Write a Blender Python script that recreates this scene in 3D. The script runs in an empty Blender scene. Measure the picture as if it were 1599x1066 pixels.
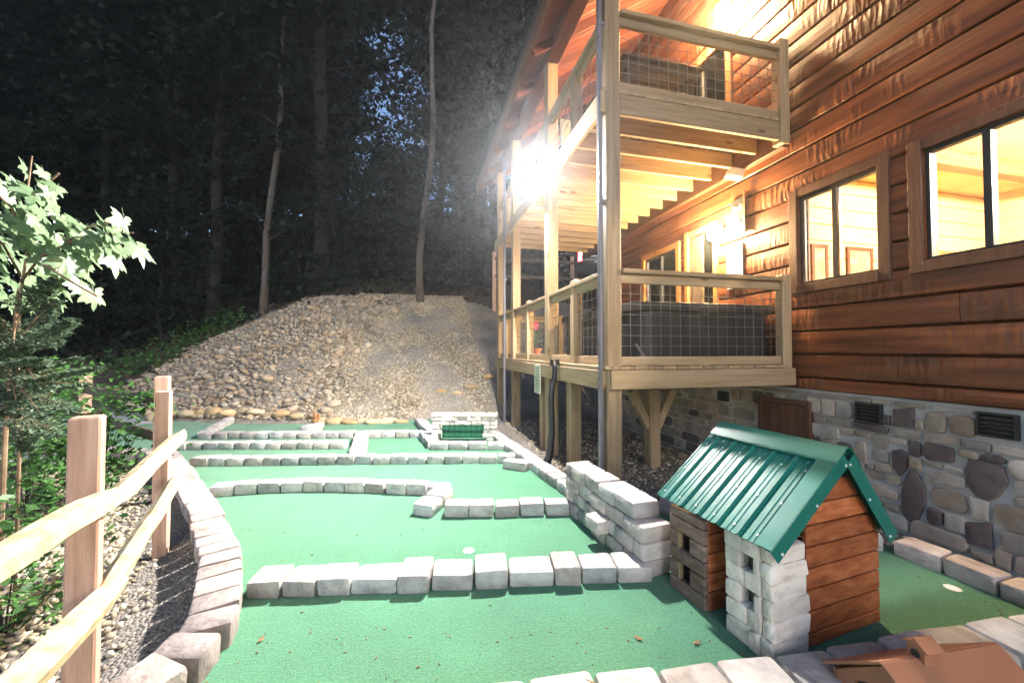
import bpy, bmesh, math, random
import numpy as np
from mathutils import Vector, Matrix, noise as mnoise

random.seed(11); RNG = np.random.default_rng(11)
SC = bpy.context.scene
COL = SC.collection
R = math.radians

# ------------------------------------------------------------------ camera
F, HV, CAMH = 600.0, 547.0, 1.3
TH = math.atan(145 / 600.0); S_, C_ = math.sin(TH), math.cos(TH)
cam = bpy.data.cameras.new('camera'); camo = bpy.data.objects.new('camera', cam); COL.objects.link(camo)
cam.sensor_width = 36; cam.lens = F / 1599 * 36; cam.clip_end = 400; cam.clip_start = 0.05
camo.location = (0, 0, CAMH); camo.rotation_euler = (R(90) + math.atan((HV - 533) / F), 0, -TH)
SC.camera = camo

# ------------------------------------------------------------------ sky, added front fill light, exposure
W = bpy.data.worlds.new('World'); SC.world = W; W.use_nodes = True
wn = W.node_tree; bg = wn.nodes['Background']
sky = wn.nodes.new('ShaderNodeTexSky'); sky.sky_type = 'NISHITA'; sky.sun_disc = False
SUN_EL, SUN_AZ = 24.0, 186.0          # low fill added from behind the camera for an unseen lamp, compass degrees from +Y clockwise
sky.sun_elevation = R(SUN_EL); sky.sun_rotation = R(SUN_AZ); sky.air_density = 1.0; sky.dust_density = 0.3; sky.ozone_density = 3.0
wn.links.new(sky.outputs[0], bg.inputs[0]); bg.inputs[1].default_value = 0.12
sl = bpy.data.lights.new('fill_sun', 'SUN'); so = bpy.data.objects.new('fill_sun', sl); COL.objects.link(so)  # stands in for an assumed flash or floodlight on the camera side
sl.energy = 0.6; sl.angle = R(25); sl.color = (1.0, 0.93, 0.88)
sd = Vector((math.sin(R(SUN_AZ)) * math.cos(R(SUN_EL)), math.cos(R(SUN_AZ)) * math.cos(R(SUN_EL)), math.sin(R(SUN_EL))))
so.rotation_euler = sd.to_track_quat('Z', 'Y').to_euler(); so.location = (-3, -8, 8)
SC.view_settings.view_transform = 'Standard'; SC.view_settings.look = 'None'
SC.view_settings.exposure = 1.0; SC.view_settings.gamma = 1.0; SC.view_settings.use_curve_mapping = False
SC.render.engine = 'CYCLES'
cy = SC.cycles
cy.use_denoising = True; cy.max_bounces = 5; cy.diffuse_bounces = 3; cy.glossy_bounces = 2; cy.transparent_max_bounces = 8; cy.volume_bounces = 0; cy.adaptive_threshold = 0.05; cy.sample_clamp_indirect = 6.0
cy.caustics_reflective = False; cy.caustics_refractive = False

# ------------------------------------------------------------------ survey helpers (real points on real planes)
def gp(u, v, z=0.0):
    Z = F * (CAMH - z) / (v - HV); xc = (u - 800) / F * Z
    return Vector((xc * C_ + Z * S_, -xc * S_ + Z * C_, z))
def wp(u, v, x):
    k = (u - 800) / F; y = (x * C_ - k * x * S_) / (k * C_ + S_); Z = x * S_ + y * C_
    return Vector((x, y, CAMH - (v - HV) / F * Z))
def dp(u, v, Z):
    xc = (u - 800) / F * Z
    return Vector((xc * C_ + Z * S_, -xc * S_ + Z * C_, CAMH - (v - HV) / F * Z))
def px(x, y, z):
    xc = x * C_ - y * S_; Z = x * S_ + y * C_
    return (800 + F * xc / Z, HV - F * (z - CAMH) / Z, Z)

# ------------------------------------------------------------------ objects
ORG = {}
def tag(o, label=None, cat=None, group=None, kind=None):
    if label: o['label'] = label
    if cat: o['category'] = cat
    if group: o['group'] = group
    if kind: o['kind'] = kind
    return o
def thing(name, label, cat, loc=(0, 0, 0), rotz=0.0, group=None, local=False):
    o = bpy.data.objects.new(name, None); COL.objects.link(o)
    o.empty_display_size = 0.1
    o.location = loc; o.rotation_euler = (0, 0, rotz)
    ORG[o.name] = Vector((0, 0, 0)) if local else Vector(loc)
    return tag(o, label, cat, group)
def org(o):
    return ORG.get(o.name, Vector((0, 0, 0))) if o else Vector((0, 0, 0))
def link(name, me, mat, parent=None):
    o = bpy.data.objects.new(name, me); COL.objects.link(o)
    if mat and not me.materials: me.materials.append(mat)
    if parent:
        o.parent = parent; ORG[o.name] = org(parent)
    return o

class MB:
    def __init__(s): s.v = []; s.f = []
    def add(s, vs, fs):
        b = len(s.v); s.v += [tuple(p) for p in vs]; s.f += [tuple(i + b for i in f) for f in fs]; return s
    def obox(s, c, a, b, d):          # centre and three half vectors
        c, a, b, d = Vector(c), Vector(a), Vector(b), Vector(d)
        vs = [c + i * a + j * b + k * d for k in (-1, 1) for j in (-1, 1) for i in (-1, 1)]
        return s.add(vs, [(0, 2, 3, 1), (4, 5, 7, 6), (0, 1, 5, 4), (2, 6, 7, 3), (0, 4, 6, 2), (1, 3, 7, 5)])
    def box(s, x0, x1, y0, y1, z0, z1):
        return s.obox(((x0 + x1) / 2, (y0 + y1) / 2, (z0 + z1) / 2), ((x1 - x0) / 2, 0, 0), (0, (y1 - y0) / 2, 0), (0, 0, (z1 - z0) / 2))
    def beam(s, p, q, w, h, up=(0, 0, 1)):
        p, q = Vector(p), Vector(q); d = (q - p); L = d.length; d = d / L
        side = d.cross(Vector(up)); side = side.normalized() if side.length > 1e-4 else Vector((1, 0, 0))
        u2 = side.cross(d)
        return s.obox((p + q) / 2, d * L / 2, side * w / 2, u2 * h / 2)
    def tube(s, pts, r, n=8, cap=True):
        pts = [Vector(p) for p in pts]; m = len(pts)
        rs = r if isinstance(r, (list, tuple)) else [r] * m
        b = len(s.v); ref = None
        for i, p in enumerate(pts):
            t = (pts[min(i + 1, m - 1)] - pts[max(i - 1, 0)]).normalized()
            if ref is None:
                ref = t.cross(Vector((0, 0, 1)));
                if ref.length < 0.1: ref = t.cross(Vector((1, 0, 0)))
            a = (ref - t * ref.dot(t)).normalized(); ref = a; c = t.cross(a)
            for k in range(n):
                th = 2 * math.pi * k / n
                s.v.append(tuple(p + (a * math.cos(th) + c * math.sin(th)) * rs[i]))
        for i in range(m - 1):
            for k in range(n):
                k2 = (k + 1) % n
                s.f.append((b + i * n + k, b + i * n + k2, b + (i + 1) * n + k2, b + (i + 1) * n + k))
        if cap:
            s.f.append(tuple(b + k for k in reversed(range(n)))); s.f.append(tuple(b + (m - 1) * n + k for k in range(n)))
        return s
    def prism(s, poly, d):            # polygon (3d points) pushed along d
        n = len(poly); d = Vector(d); a = [Vector(p) for p in poly]
        return s.add(a + [p + d for p in a], [tuple(reversed(range(n))), tuple(range(n, 2 * n))] + [(i, (i + 1) % n, n + (i + 1) % n, n + i) for i in range(n)])
    def lathe(s, c, prof, n=16, axis=(0, 0, 1)):
        c = Vector(c); q = Vector(axis).to_track_quat('Z', 'Y'); b = len(s.v); m = len(prof)
        for r, z in prof:
            for k in range(n):
                t = 2 * math.pi * k / n; s.v.append(tuple(c + q @ Vector((r * math.cos(t), r * math.sin(t), z))))
        for i in range(m - 1):
            for k in range(n):
                k2 = (k + 1) % n; s.f.append((b + i * n + k, b + i * n + k2, b + (i + 1) * n + k2, b + (i + 1) * n + k))
        s.f.append(tuple(b + k for k in reversed(range(n)))); s.f.append(tuple(b + (m - 1) * n + k for k in range(n)))
        return s
    def mesh(s, name, off=None, bevel=0.0, smooth=False, fixn=True, seg=1):
        me = bpy.data.meshes.new(name)
        vs = s.v if off is None else [(x - off[0], y - off[1], z - off[2]) for x, y, z in s.v]
        me.from_pydata(vs, [], s.f)
        if bevel > 0 or fixn:
            bm = bmesh.new(); bm.from_mesh(me)
            if fixn: bmesh.ops.recalc_face_normals(bm, faces=bm.faces)
            if bevel > 0:
                bmesh.ops.bevel(bm, geom=list(bm.edges), offset=bevel, segments=seg, affect='EDGES', clamp_overlap=True, profile=0.6)
            bm.to_mesh(me); bm.free()
        if smooth: me.shade_smooth()
        return me
    def build(s, name, mat, parent=None, bevel=0.0, smooth=False, fixn=True, seg=1):
        me = s.mesh(name, org(parent), bevel, smooth, fixn, seg)
        return link(name, me, mat, parent)

# ------------------------------------------------------------------ materials
def _mat(name):
    m = bpy.data.materials.new(name); m.use_nodes = True
    nt = m.node_tree; return m, nt, nt.nodes['Principled BSDF']
def N(nt, t, **k):
    n = nt.nodes.new(t)
    for a, b in k.items(): setattr(n, a, b)
    return n
def pm(name, stops, scale=6.0, stretch=(1, 1, 1), rough=0.8, bump=0.2, bscale=40.0, bdist=0.01, detail=6.0, orand=0.0, spec=0.3, coat=0.0, metal=0.0, tint=None, bstretch=None, knots=None):
    """stops: list of (pos, rgb) across a noise; orand: per-object value jitter; tint: second colour mixed by object random"""
    m, nt, p = _mat(name)
    tc = N(nt, 'ShaderNodeTexCoord'); mp = N(nt, 'ShaderNodeMapping'); mp.inputs['Scale'].default_value = stretch
    oi = N(nt, 'ShaderNodeObjectInfo')
    off = N(nt, 'ShaderNodeVectorMath', operation='SCALE'); off.inputs[0].default_value = (37.0, 53.0, 71.0)
    nt.links.new(oi.outputs['Random'], off.inputs['Scale'])
    ad = N(nt, 'ShaderNodeVectorMath', operation='ADD')
    nt.links.new(tc.outputs['Object'], ad.inputs[0]); nt.links.new(off.outputs[0], ad.inputs[1])
    nt.links.new(ad.outputs[0], mp.inputs[0])
    nz = N(nt, 'ShaderNodeTexNoise'); nz.inputs['Scale'].default_value = scale; nz.inputs['Detail'].default_value = detail; nz.inputs['Roughness'].default_value = 0.62
    nt.links.new(mp.outputs[0], nz.inputs['Vector'])
    cr = N(nt, 'ShaderNodeValToRGB'); el = cr.color_ramp.elements
    el[0].position, el[0].color = stops[0][0], (*stops[0][1], 1)
    el[1].position, el[1].color = stops[-1][0], (*stops[-1][1], 1)
    for ps, c in stops[1:-1]:
        e = el.new(ps); e.color = (*c, 1)
    nt.links.new(nz.outputs['Fac'], cr.inputs[0]); out = cr.outputs[0]
    if tint is not None:
        mx = N(nt, 'ShaderNodeMix', data_type='RGBA', blend_type='MULTIPLY'); mx.inputs[7].default_value = (*tint, 1)
        nt.links.new(oi.outputs['Random'], mx.inputs[0]); nt.links.new(out, mx.inputs[6]); out = mx.outputs[2]
    if orand > 0:
        hs = N(nt, 'ShaderNodeHueSaturation'); mr = N(nt, 'ShaderNodeMapRange')
        mr.inputs[3].default_value = 1 - orand; mr.inputs[4].default_value = 1 + orand
        fr = N(nt, 'ShaderNodeMath', operation='FRACT'); mu = N(nt, 'ShaderNodeMath', operation='MULTIPLY'); mu.inputs[1].default_value = 7.31
        nt.links.new(oi.outputs['Random'], mu.inputs[0]); nt.links.new(mu.outputs[0], fr.inputs[0]); nt.links.new(fr.outputs[0], mr.inputs[0])
        nt.links.new(mr.outputs[0], hs.inputs['Value']); nt.links.new(out, hs.inputs['Color']); out = hs.outputs[0]
    if knots:
        mk = N(nt, 'ShaderNodeMapping'); mk.inputs['Scale'].default_value = knots; nt.links.new(ad.outputs[0], mk.inputs[0])
        vk = N(nt, 'ShaderNodeTexVoronoi'); vk.inputs['Scale'].default_value = 1.0; nt.links.new(mk.outputs[0], vk.inputs['Vector'])
        kr = N(nt, 'ShaderNodeMapRange'); kr.inputs[1].default_value = 0.07; kr.inputs[2].default_value = 0.16; kr.inputs[3].default_value = 0.8; kr.inputs[4].default_value = 0.0; nt.links.new(vk.outputs['Distance'], kr.inputs[0])
        km = N(nt, 'ShaderNodeMix', data_type='RGBA', blend_type='MULTIPLY'); km.inputs[7].default_value = (0.32, 0.22, 0.15, 1)
        nt.links.new(kr.outputs[0], km.inputs[0]); nt.links.new(out, km.inputs[6]); out = km.outputs[2]
    nt.links.new(out, p.inputs['Base Color'])
    p.inputs['Roughness'].default_value = rough; p.inputs['Specular IOR Level'].default_value = spec; p.inputs['Metallic'].default_value = metal
    p.inputs['Coat Weight'].default_value = coat
    if bump > 0:
        nb = N(nt, 'ShaderNodeTexNoise'); nb.inputs['Scale'].default_value = bscale; nb.inputs['Detail'].default_value = 5
        if bstretch:
            m2 = N(nt, 'ShaderNodeMapping'); m2.inputs['Scale'].default_value = bstretch; nt.links.new(ad.outputs[0], m2.inputs[0]); nt.links.new(m2.outputs[0], nb.inputs['Vector'])
        else: nt.links.new(mp.outputs[0], nb.inputs['Vector'])
        b = N(nt, 'ShaderNodeBump'); b.inputs['Strength'].default_value = bump; b.inputs['Distance'].default_value = bdist
        nt.links.new(nb.outputs['Fac'], b.inputs['Height']); nt.links.new(b.outputs[0], p.inputs['Normal'])
    return m
def emit(name, col, strength):
    m, nt, p = _mat(name); p.inputs['Base Color'].default_value = (*col, 1)
    p.inputs['Emission Color'].default_value = (*col, 1); p.inputs['Emission Strength'].default_value = strength; return m
def plain(name, col, rough=0.5, metal=0.0, spec=0.5):
    return pm(name, [(0.3, tuple(c * 0.86 for c in col)), (0.7, tuple(min(1, c * 1.08) for c in col))], scale=9, rough=rough, bump=0.06, bscale=60, bdist=0.003, metal=metal, spec=spec)

def woodset(name, dark, mid, light, rough=0.7, spec=0.3):
    d = {}
    for ax, st in (('x', (0.6, 9, 9)), ('y', (9, 0.6, 9)), ('z', (9, 9, 0.6))):
        d[ax] = pm(name + '_' + ax, [(0.25, dark), (0.5, mid), (0.75, light)], scale=3.2, stretch=st, rough=rough, bump=0.4, bscale=14, bdist=0.005, orand=0.2, spec=spec, knots={'x': (2.2, 7, 7), 'y': (7, 2.2, 7), 'z': (7, 7, 2.2)}[ax])
    return d
PINE = woodset('treated_pine', (0.21, 0.14, 0.075), (0.32, 0.225, 0.13), (0.40, 0.295, 0.185))
REDW = woodset('red_stained_boards', (0.085, 0.023, 0.013), (0.14, 0.038, 0.021), (0.19, 0.058, 0.03), rough=0.55)
CEDAR = woodset('cedar_post', (0.27, 0.145, 0.095), (0.45, 0.28, 0.205), (0.58, 0.41, 0.33))
BROWNT = woodset('brown_trim', (0.075, 0.03, 0.018), (0.12, 0.05, 0.028), (0.16, 0.07, 0.04), rough=0.5)
DARKW = woodset('dark_weathered', (0.05, 0.035, 0.025), (0.09, 0.065, 0.045), (0.13, 0.095, 0.07))
M_SPLIT = pm('split_rail', [(0.32, (0.27, 0.19, 0.10)), (0.5, (0.42, 0.325, 0.19)), (0.68, (0.51, 0.425, 0.28))], scale=5, stretch=(3, 3, 3), rough=0.75, bump=0.5, bscale=16, bdist=0.008, bstretch=(6, 1.5, 10))
M_INT = pm('interior_pine', [(0.3, (0.62, 0.42, 0.19)), (0.7, (0.78, 0.58, 0.30))], scale=3, stretch=(1, 1, 8), rough=0.5, bump=0.1)

def log_material():
    m, nt, p = _mat('hewn_log')
    tc = N(nt, 'ShaderNodeTexCoord'); oi = N(nt, 'ShaderNodeObjectInfo')
    off = N(nt, 'ShaderNodeVectorMath', operation='SCALE'); off.inputs[0].default_value = (3, 57, 11); nt.links.new(oi.outputs['Random'], off.inputs['Scale'])
    ad = N(nt, 'ShaderNodeVectorMath', operation='ADD'); nt.links.new(tc.outputs['Object'], ad.inputs[0]); nt.links.new(off.outputs[0], ad.inputs[1])
    m1 = N(nt, 'ShaderNodeMapping'); m1.inputs['Scale'].default_value = (6, 0.7, 7); nt.links.new(ad.outputs[0], m1.inputs[0])
    nz = N(nt, 'ShaderNodeTexNoise'); nz.inputs['Scale'].default_value = 2.4; nz.inputs['Detail'].default_value = 7; nt.links.new(m1.outputs[0], nz.inputs['Vector'])
    cr = N(nt, 'ShaderNodeValToRGB'); e = cr.color_ramp.elements
    e[0].position, e[0].color = 0.28, (0.075, 0.020, 0.007, 1); e[1].position, e[1].color = 0.75, (0.26, 0.078, 0.025, 1)
    q = e.new(0.5); q.color = (0.155, 0.043, 0.014, 1)
    nt.links.new(nz.outputs['Fac'], cr.inputs[0])
    # hewing marks: rows of short upright scoops, worn paler, in patches
    m2 = N(nt, 'ShaderNodeMapping'); m2.inputs['Scale'].default_value = (1, 26, 5.0); m2.inputs['Rotation'].default_value = (R(7), 0, 0); nt.links.new(ad.outputs[0], m2.inputs[0])
    vo = N(nt, 'ShaderNodeTexVoronoi'); vo.inputs['Scale'].default_value = 1.0; vo.inputs['Randomness'].default_value = 1.0
    dn = N(nt, 'ShaderNodeTexNoise'); dn.inputs['Scale'].default_value = 5; nt.links.new(ad.outputs[0], dn.inputs['Vector'])
    dv = N(nt, 'ShaderNodeVectorMath', operation='MULTIPLY_ADD'); dv.inputs[1].default_value = (1.5, 1.5, 1.5); nt.links.new(dn.outputs['Color'], dv.inputs[0]); nt.links.new(m2.outputs[0], dv.inputs[2]); nt.links.new(dv.outputs[0], vo.inputs['Vector'])
    pn = N(nt, 'ShaderNodeTexNoise'); pn.inputs['Scale'].default_value = 1.6; pn.inputs['Detail'].default_value = 2; nt.links.new(ad.outputs[0], pn.inputs['Vector'])
    pr = N(nt, 'ShaderNodeMapRange'); pr.inputs[1].default_value = 0.46; pr.inputs[2].default_value = 0.62; nt.links.new(pn.outputs['Fac'], pr.inputs[0])
    h1 = N(nt, 'ShaderNodeMath', operation='MULTIPLY'); nt.links.new(vo.outputs['Distance'], h1.inputs[0]); nt.links.new(pr.outputs[0], h1.inputs[1])
    lt = N(nt, 'ShaderNodeMapRange'); lt.inputs[1].default_value = 0.38; lt.inputs[2].default_value = 0.6; lt.inputs[4].default_value = 0.16; nt.links.new(h1.outputs[0], lt.inputs[0])
    mx = N(nt, 'ShaderNodeMix', data_type='RGBA'); mx.inputs[7].default_value = (0.30, 0.15, 0.08, 1)
    nt.links.new(lt.outputs[0], mx.inputs[0]); nt.links.new(cr.outputs[0], mx.inputs[6])
    hs = N(nt, 'ShaderNodeHueSaturation'); mr = N(nt, 'ShaderNodeMapRange'); mr.inputs[3].default_value = 0.82; mr.inputs[4].default_value = 1.15
    nt.links.new(oi.outputs['Random'], mr.inputs[0]); nt.links.new(mr.outputs[0], hs.inputs['Value']); nt.links.new(mx.outputs[2], hs.inputs['Color'])
    nt.links.new(hs.outputs[0], p.inputs['Base Color'])
    p.inputs['Roughness'].default_value = 0.42; p.inputs['Specular IOR Level'].default_value = 0.45
    b1 = N(nt, 'ShaderNodeBump'); b1.inputs['Strength'].default_value = 0.65; b1.inputs['Distance'].default_value = 0.012; nt.links.new(h1.outputs[0], b1.inputs['Height'])
    b2 = N(nt, 'ShaderNodeBump'); b2.inputs['Strength'].default_value = 0.3; b2.inputs['Distance'].default_value = 0.008
    nt.links.new(nz.outputs['Fac'], b2.inputs['Height']); nt.links.new(b1.outputs[0], b2.inputs['Normal']); nt.links.new(b2.outputs[0], p.inputs['Normal'])
    return m
M_LOG = log_material()

def pebble_material(name, cols, scale, bump=0.8, dist=0.02, rough=0.85):
    m, nt, p = _mat(name)
    tc = N(nt, 'ShaderNodeTexCoord')
    vo = N(nt, 'ShaderNodeTexVoronoi'); vo.inputs['Scale'].default_value = scale; nt.links.new(tc.outputs['Object'], vo.inputs['Vector'])
    sp = N(nt, 'ShaderNodeSeparateColor'); nt.links.new(vo.outputs['Color'], sp.inputs[0])
    cr = N(nt, 'ShaderNodeValToRGB'); e = cr.color_ramp.elements
    e[0].color = (*cols[0], 1); e[1].color = (*cols[-1], 1)
    for i, c in enumerate(cols[1:-1]):
        q = e.new((i + 1) / (len(cols) - 1)); q.color = (*c, 1)
    nt.links.new(sp.outputs[0], cr.inputs[0])
    nz = N(nt, 'ShaderNodeTexNoise'); nz.inputs['Scale'].default_value = 1.3; nz.inputs['Detail'].default_value = 8; nt.links.new(tc.outputs['Object'], nz.inputs['Vector'])
    mr = N(nt, 'ShaderNodeMapRange'); mr.inputs[1].default_value = 0.3; mr.inputs[2].default_value = 0.7; mr.inputs[3].default_value = 0.72; mr.inputs[4].default_value = 1.15; nt.links.new(nz.outputs['Fac'], mr.inputs[0])
    hs = N(nt, 'ShaderNodeHueSaturation'); nt.links.new(mr.outputs[0], hs.inputs['Value']); nt.links.new(cr.outputs[0], hs.inputs['Color'])
    nt.links.new(hs.outputs[0], p.inputs['Base Color']); p.inputs['Roughness'].default_value = rough; p.inputs['Specular IOR Level'].default_value = 0.2
    b = N(nt, 'ShaderNodeBump'); b.invert = True; b.inputs['Strength'].default_value = bump; b.inputs['Distance'].default_value = dist
    nt.links.new(vo.outputs['Distance'], b.inputs['Height']); nt.links.new(b.outputs[0], p.inputs['Normal'])
    return m
M_GROUND = pebble_material('gravelly_soil', [(0.13, 0.11, 0.095), (0.2, 0.17, 0.14), (0.16, 0.14, 0.13), (0.28, 0.25, 0.2)], 55)
M_HILL = pebble_material('gravel_bank', [(0.17, 0.14, 0.11), (0.27, 0.23, 0.18), (0.22, 0.2, 0.17), (0.38, 0.33, 0.26)], 38)
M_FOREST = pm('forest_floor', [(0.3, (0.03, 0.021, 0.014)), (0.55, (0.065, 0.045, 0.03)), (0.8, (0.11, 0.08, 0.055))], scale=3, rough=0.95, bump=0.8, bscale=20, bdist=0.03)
M_CONC = pm('concrete', [(0.3, (0.34, 0.33, 0.32)), (0.7, (0.46, 0.45, 0.43))], scale=3, rough=0.9, bump=0.2, bscale=60)

def turf_material():
    m, nt, p = _mat('putting_turf')
    tc = N(nt, 'ShaderNodeTexCoord')
    a = N(nt, 'ShaderNodeTexNoise'); a.inputs['Scale'].default_value = 260; a.inputs['Detail'].default_value = 3; nt.links.new(tc.outputs['Object'], a.inputs['Vector'])
    b = N(nt, 'ShaderNodeTexNoise'); b.inputs['Scale'].default_value = 1.7; b.inputs['Detail'].default_value = 8; b.inputs['Roughness'].default_value = 0.7; nt.links.new(tc.outputs['Object'], b.inputs['Vector'])
    cr = N(nt, 'ShaderNodeValToRGB'); e = cr.color_ramp.elements
    e[0].position, e[0].color = 0.36, (0.028, 0.105, 0.055, 1); e[1].position, e[1].color = 0.64, (0.098, 0.285, 0.152, 1)
    q = e.new(0.5); q.color = (0.06, 0.20, 0.105, 1)
    a2 = N(nt, 'ShaderNodeTexNoise'); a2.inputs['Scale'].default_value = 75; a2.inputs['Detail'].default_value = 4; a2.inputs['Roughness'].default_value = 0.7; nt.links.new(tc.outputs['Object'], a2.inputs['Vector'])
    am = N(nt, 'ShaderNodeMath', operation='MULTIPLY_ADD'); am.inputs[1].default_value = 0.55; nt.links.new(a.outputs['Fac'], am.inputs[0])
    am2 = N(nt, 'ShaderNodeMath', operation='MULTIPLY'); am2.inputs[1].default_value = 0.45; nt.links.new(a2.outputs['Fac'], am2.inputs[0]); nt.links.new(am2.outputs[0], am.inputs[2])
    nt.links.new(am.outputs[0], cr.inputs[0])
    mr = N(nt, 'ShaderNodeMapRange'); mr.inputs[1].default_value = 0.3; mr.inputs[2].default_value = 0.72; mr.inputs[3].default_value = 0.78; mr.inputs[4].default_value = 1.16; nt.links.new(b.outputs['Fac'], mr.inputs[0])
    hs = N(nt, 'ShaderNodeHueSaturation'); nt.links.new(mr.outputs[0], hs.inputs['Value']); nt.links.new(cr.outputs[0], hs.inputs['Color'])
    # scattered grit
    vo = N(nt, 'ShaderNodeTexVoronoi'); vo.inputs['Scale'].default_value = 26; nt.links.new(tc.outputs['Object'], vo.inputs['Vector'])
    gr = N(nt, 'ShaderNodeMapRange'); gr.inputs[1].default_value = 0.05; gr.inputs[2].default_value = 0.08; gr.inputs[3].default_value = 0.55; gr.inputs[4].default_value = 0.0; nt.links.new(vo.outputs['Distance'], gr.inputs[0])
    sp = N(nt, 'ShaderNodeSeparateColor'); nt.links.new(vo.outputs['Color'], sp.inputs[0])
    gt = N(nt, 'ShaderNodeMath', operation='GREATER_THAN'); gt.inputs[1].default_value = 0.86; nt.links.new(sp.outputs[0], gt.inputs[0])
    mu = N(nt, 'ShaderNodeMath', operation='MULTIPLY'); nt.links.new(gr.outputs[0], mu.inputs[0]); nt.links.new(gt.outputs[0], mu.inputs[1])
    mx = N(nt, 'ShaderNodeMix', data_type='RGBA'); mx.inputs[7].default_value = (0.42, 0.36, 0.24, 1)
    nt.links.new(mu.outputs[0], mx.inputs[0]); nt.links.new(hs.outputs[0], mx.inputs[6]); nt.links.new(mx.outputs[2], p.inputs['Base Color'])
    p.inputs['Roughness'].default_value = 0.75; p.inputs['Sheen Weight'].default_value = 0.15; p.inputs['Sheen Roughness'].default_value = 0.5
    p.inputs['Specular IOR Level'].default_value = 0.25
    bp = N(nt, 'ShaderNodeBump'); bp.inputs['Strength'].default_value = 1.0; bp.inputs['Distance'].default_value = 0.01
    nt.links.new(am.outputs[0], bp.inputs['Height']); nt.links.new(bp.outputs[0], p.inputs['Normal'])
    return m
M_TURF = turf_material()
M_BLOCK = pm('grey_paver', [(0.3, (0.25, 0.24, 0.235)), (0.5, (0.40, 0.385, 0.37)), (0.72, (0.52, 0.495, 0.47))], scale=9, rough=0.92, bump=1.0, bscale=26, bdist=0.012, orand=0.22, spec=0.2, tint=(1.0, 0.9, 0.84))
M_BLOCKT = pm('tan_paver', [(0.3, (0.22, 0.18, 0.16)), (0.5, (0.355, 0.305, 0.27)), (0.72, (0.455, 0.40, 0.365))], scale=9, rough=0.92, bump=1.0, bscale=26, bdist=0.012, orand=0.34, spec=0.2, tint=(0.95, 0.93, 1.0))
M_CHALK = pm('pale_stacked_stone', [(0.3, (0.48, 0.42, 0.355)), (0.5, (0.70, 0.63, 0.545)), (0.72, (0.80, 0.74, 0.65))], scale=14, rough=0.92, bump=1.0, bscale=22, bdist=0.012, orand=0.22, tint=(0.9, 0.89, 0.9))
M_ROCK = pm('river_rock', [(0.25, (0.17, 0.145, 0.12)), (0.5, (0.29, 0.25, 0.20)), (0.8, (0.42, 0.37, 0.29))], scale=7, rough=0.8, bump=0.3, bscale=30, orand=0.45, tint=(1.0, 0.82, 0.62))
M_EDGE = pm('border_boulder', [(0.25, (0.26, 0.20, 0.13)), (0.5, (0.42, 0.34, 0.22)), (0.8, (0.54, 0.46, 0.33))], scale=5, rough=0.8, bump=0.4, bscale=20, orand=0.3, tint=(1.0, 0.8, 0.6))
M_MORTAR = pm('mortar', [(0.3, (0.44, 0.40, 0.36)), (0.7, (0.56, 0.515, 0.47))], scale=5, rough=0.95, bump=0.4, bscale=60, bdist=0.006)
M_FST = pm('foundation_stone', [(0.3, (0.26, 0.225, 0.19)), (0.5, (0.40, 0.35, 0.295)), (0.72, (0.50, 0.44, 0.37))], scale=6, rough=0.85, bump=0.5, bscale=25, bdist=0.012, orand=0.3, tint=(1.0, 0.85, 0.72))
M_FSTB = pm('brown_foundation_stone', [(0.25, (0.085, 0.06, 0.055)), (0.5, (0.14, 0.105, 0.095)), (0.8, (0.2, 0.16, 0.145))], scale=6, rough=0.85, bump=0.5, bscale=25, bdist=0.012, orand=0.15)
M_GREENM = pm('green_metal', [(0.3, (0.008, 0.125, 0.095)), (0.7, (0.016, 0.17, 0.13))], scale=4, rough=0.36, bump=0.15, bscale=9, spec=0.22, coat=0.0)
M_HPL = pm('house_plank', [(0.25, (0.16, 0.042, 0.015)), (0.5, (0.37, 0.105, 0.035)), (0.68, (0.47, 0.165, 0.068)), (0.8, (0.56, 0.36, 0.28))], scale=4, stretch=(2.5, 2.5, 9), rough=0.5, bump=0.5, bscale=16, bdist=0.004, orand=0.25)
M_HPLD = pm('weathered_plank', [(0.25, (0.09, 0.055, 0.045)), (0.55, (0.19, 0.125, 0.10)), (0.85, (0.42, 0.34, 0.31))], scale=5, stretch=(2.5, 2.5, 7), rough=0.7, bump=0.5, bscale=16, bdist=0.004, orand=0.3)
M_COPPER = pm('copper_paint', [(0.3, (0.30, 0.125, 0.065)), (0.7, (0.40, 0.18, 0.10))], scale=2.5, rough=0.55, bump=0.1, bscale=30)
M_WHITE = plain('white_plastic', (0.78, 0.78, 0.77), 0.4)
M_DKMETAL = plain('dark_frame', (0.022, 0.02, 0.02), 0.45)
M_BLACK = plain('black_plastic', (0.018, 0.018, 0.02), 0.45)
M_SPOUT = plain('grey_downspout', (0.16, 0.15, 0.17), 0.4, 0.2)
M_WIRE = plain('wire', (0.20, 0.19, 0.18), 0.4, 0.5)
M_TUB = pm('tub_shell', [(0.3, (0.016, 0.016, 0.017)), (0.7, (0.03, 0.028, 0.03))], scale=4, rough=0.5, bump=0.1, bscale=30)
M_LID = pm('tub_cover', [(0.3, (0.022, 0.02, 0.02)), (0.7, (0.04, 0.037, 0.037))], scale=8, rough=0.55, bump=0.3, bscale=40)
M_BARK = pm('bark', [(0.3, (0.045, 0.036, 0.03)), (0.6, (0.10, 0.085, 0.072)), (0.8, (0.2, 0.18, 0.16))], scale=5, stretch=(3, 3, 0.6), rough=0.95, bump=0.8, bscale=10, bdist=0.02)
M_BARKD = pm('dark_bark', [(0.3, (0.009, 0.008, 0.007)), (0.7, (0.024, 0.021, 0.019))], scale=5, stretch=(3, 3, 0.6), rough=0.95, bump=0.8, bscale=10, bdist=0.02)  # same bark, the unlit wood's darkness put into its colour
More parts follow.
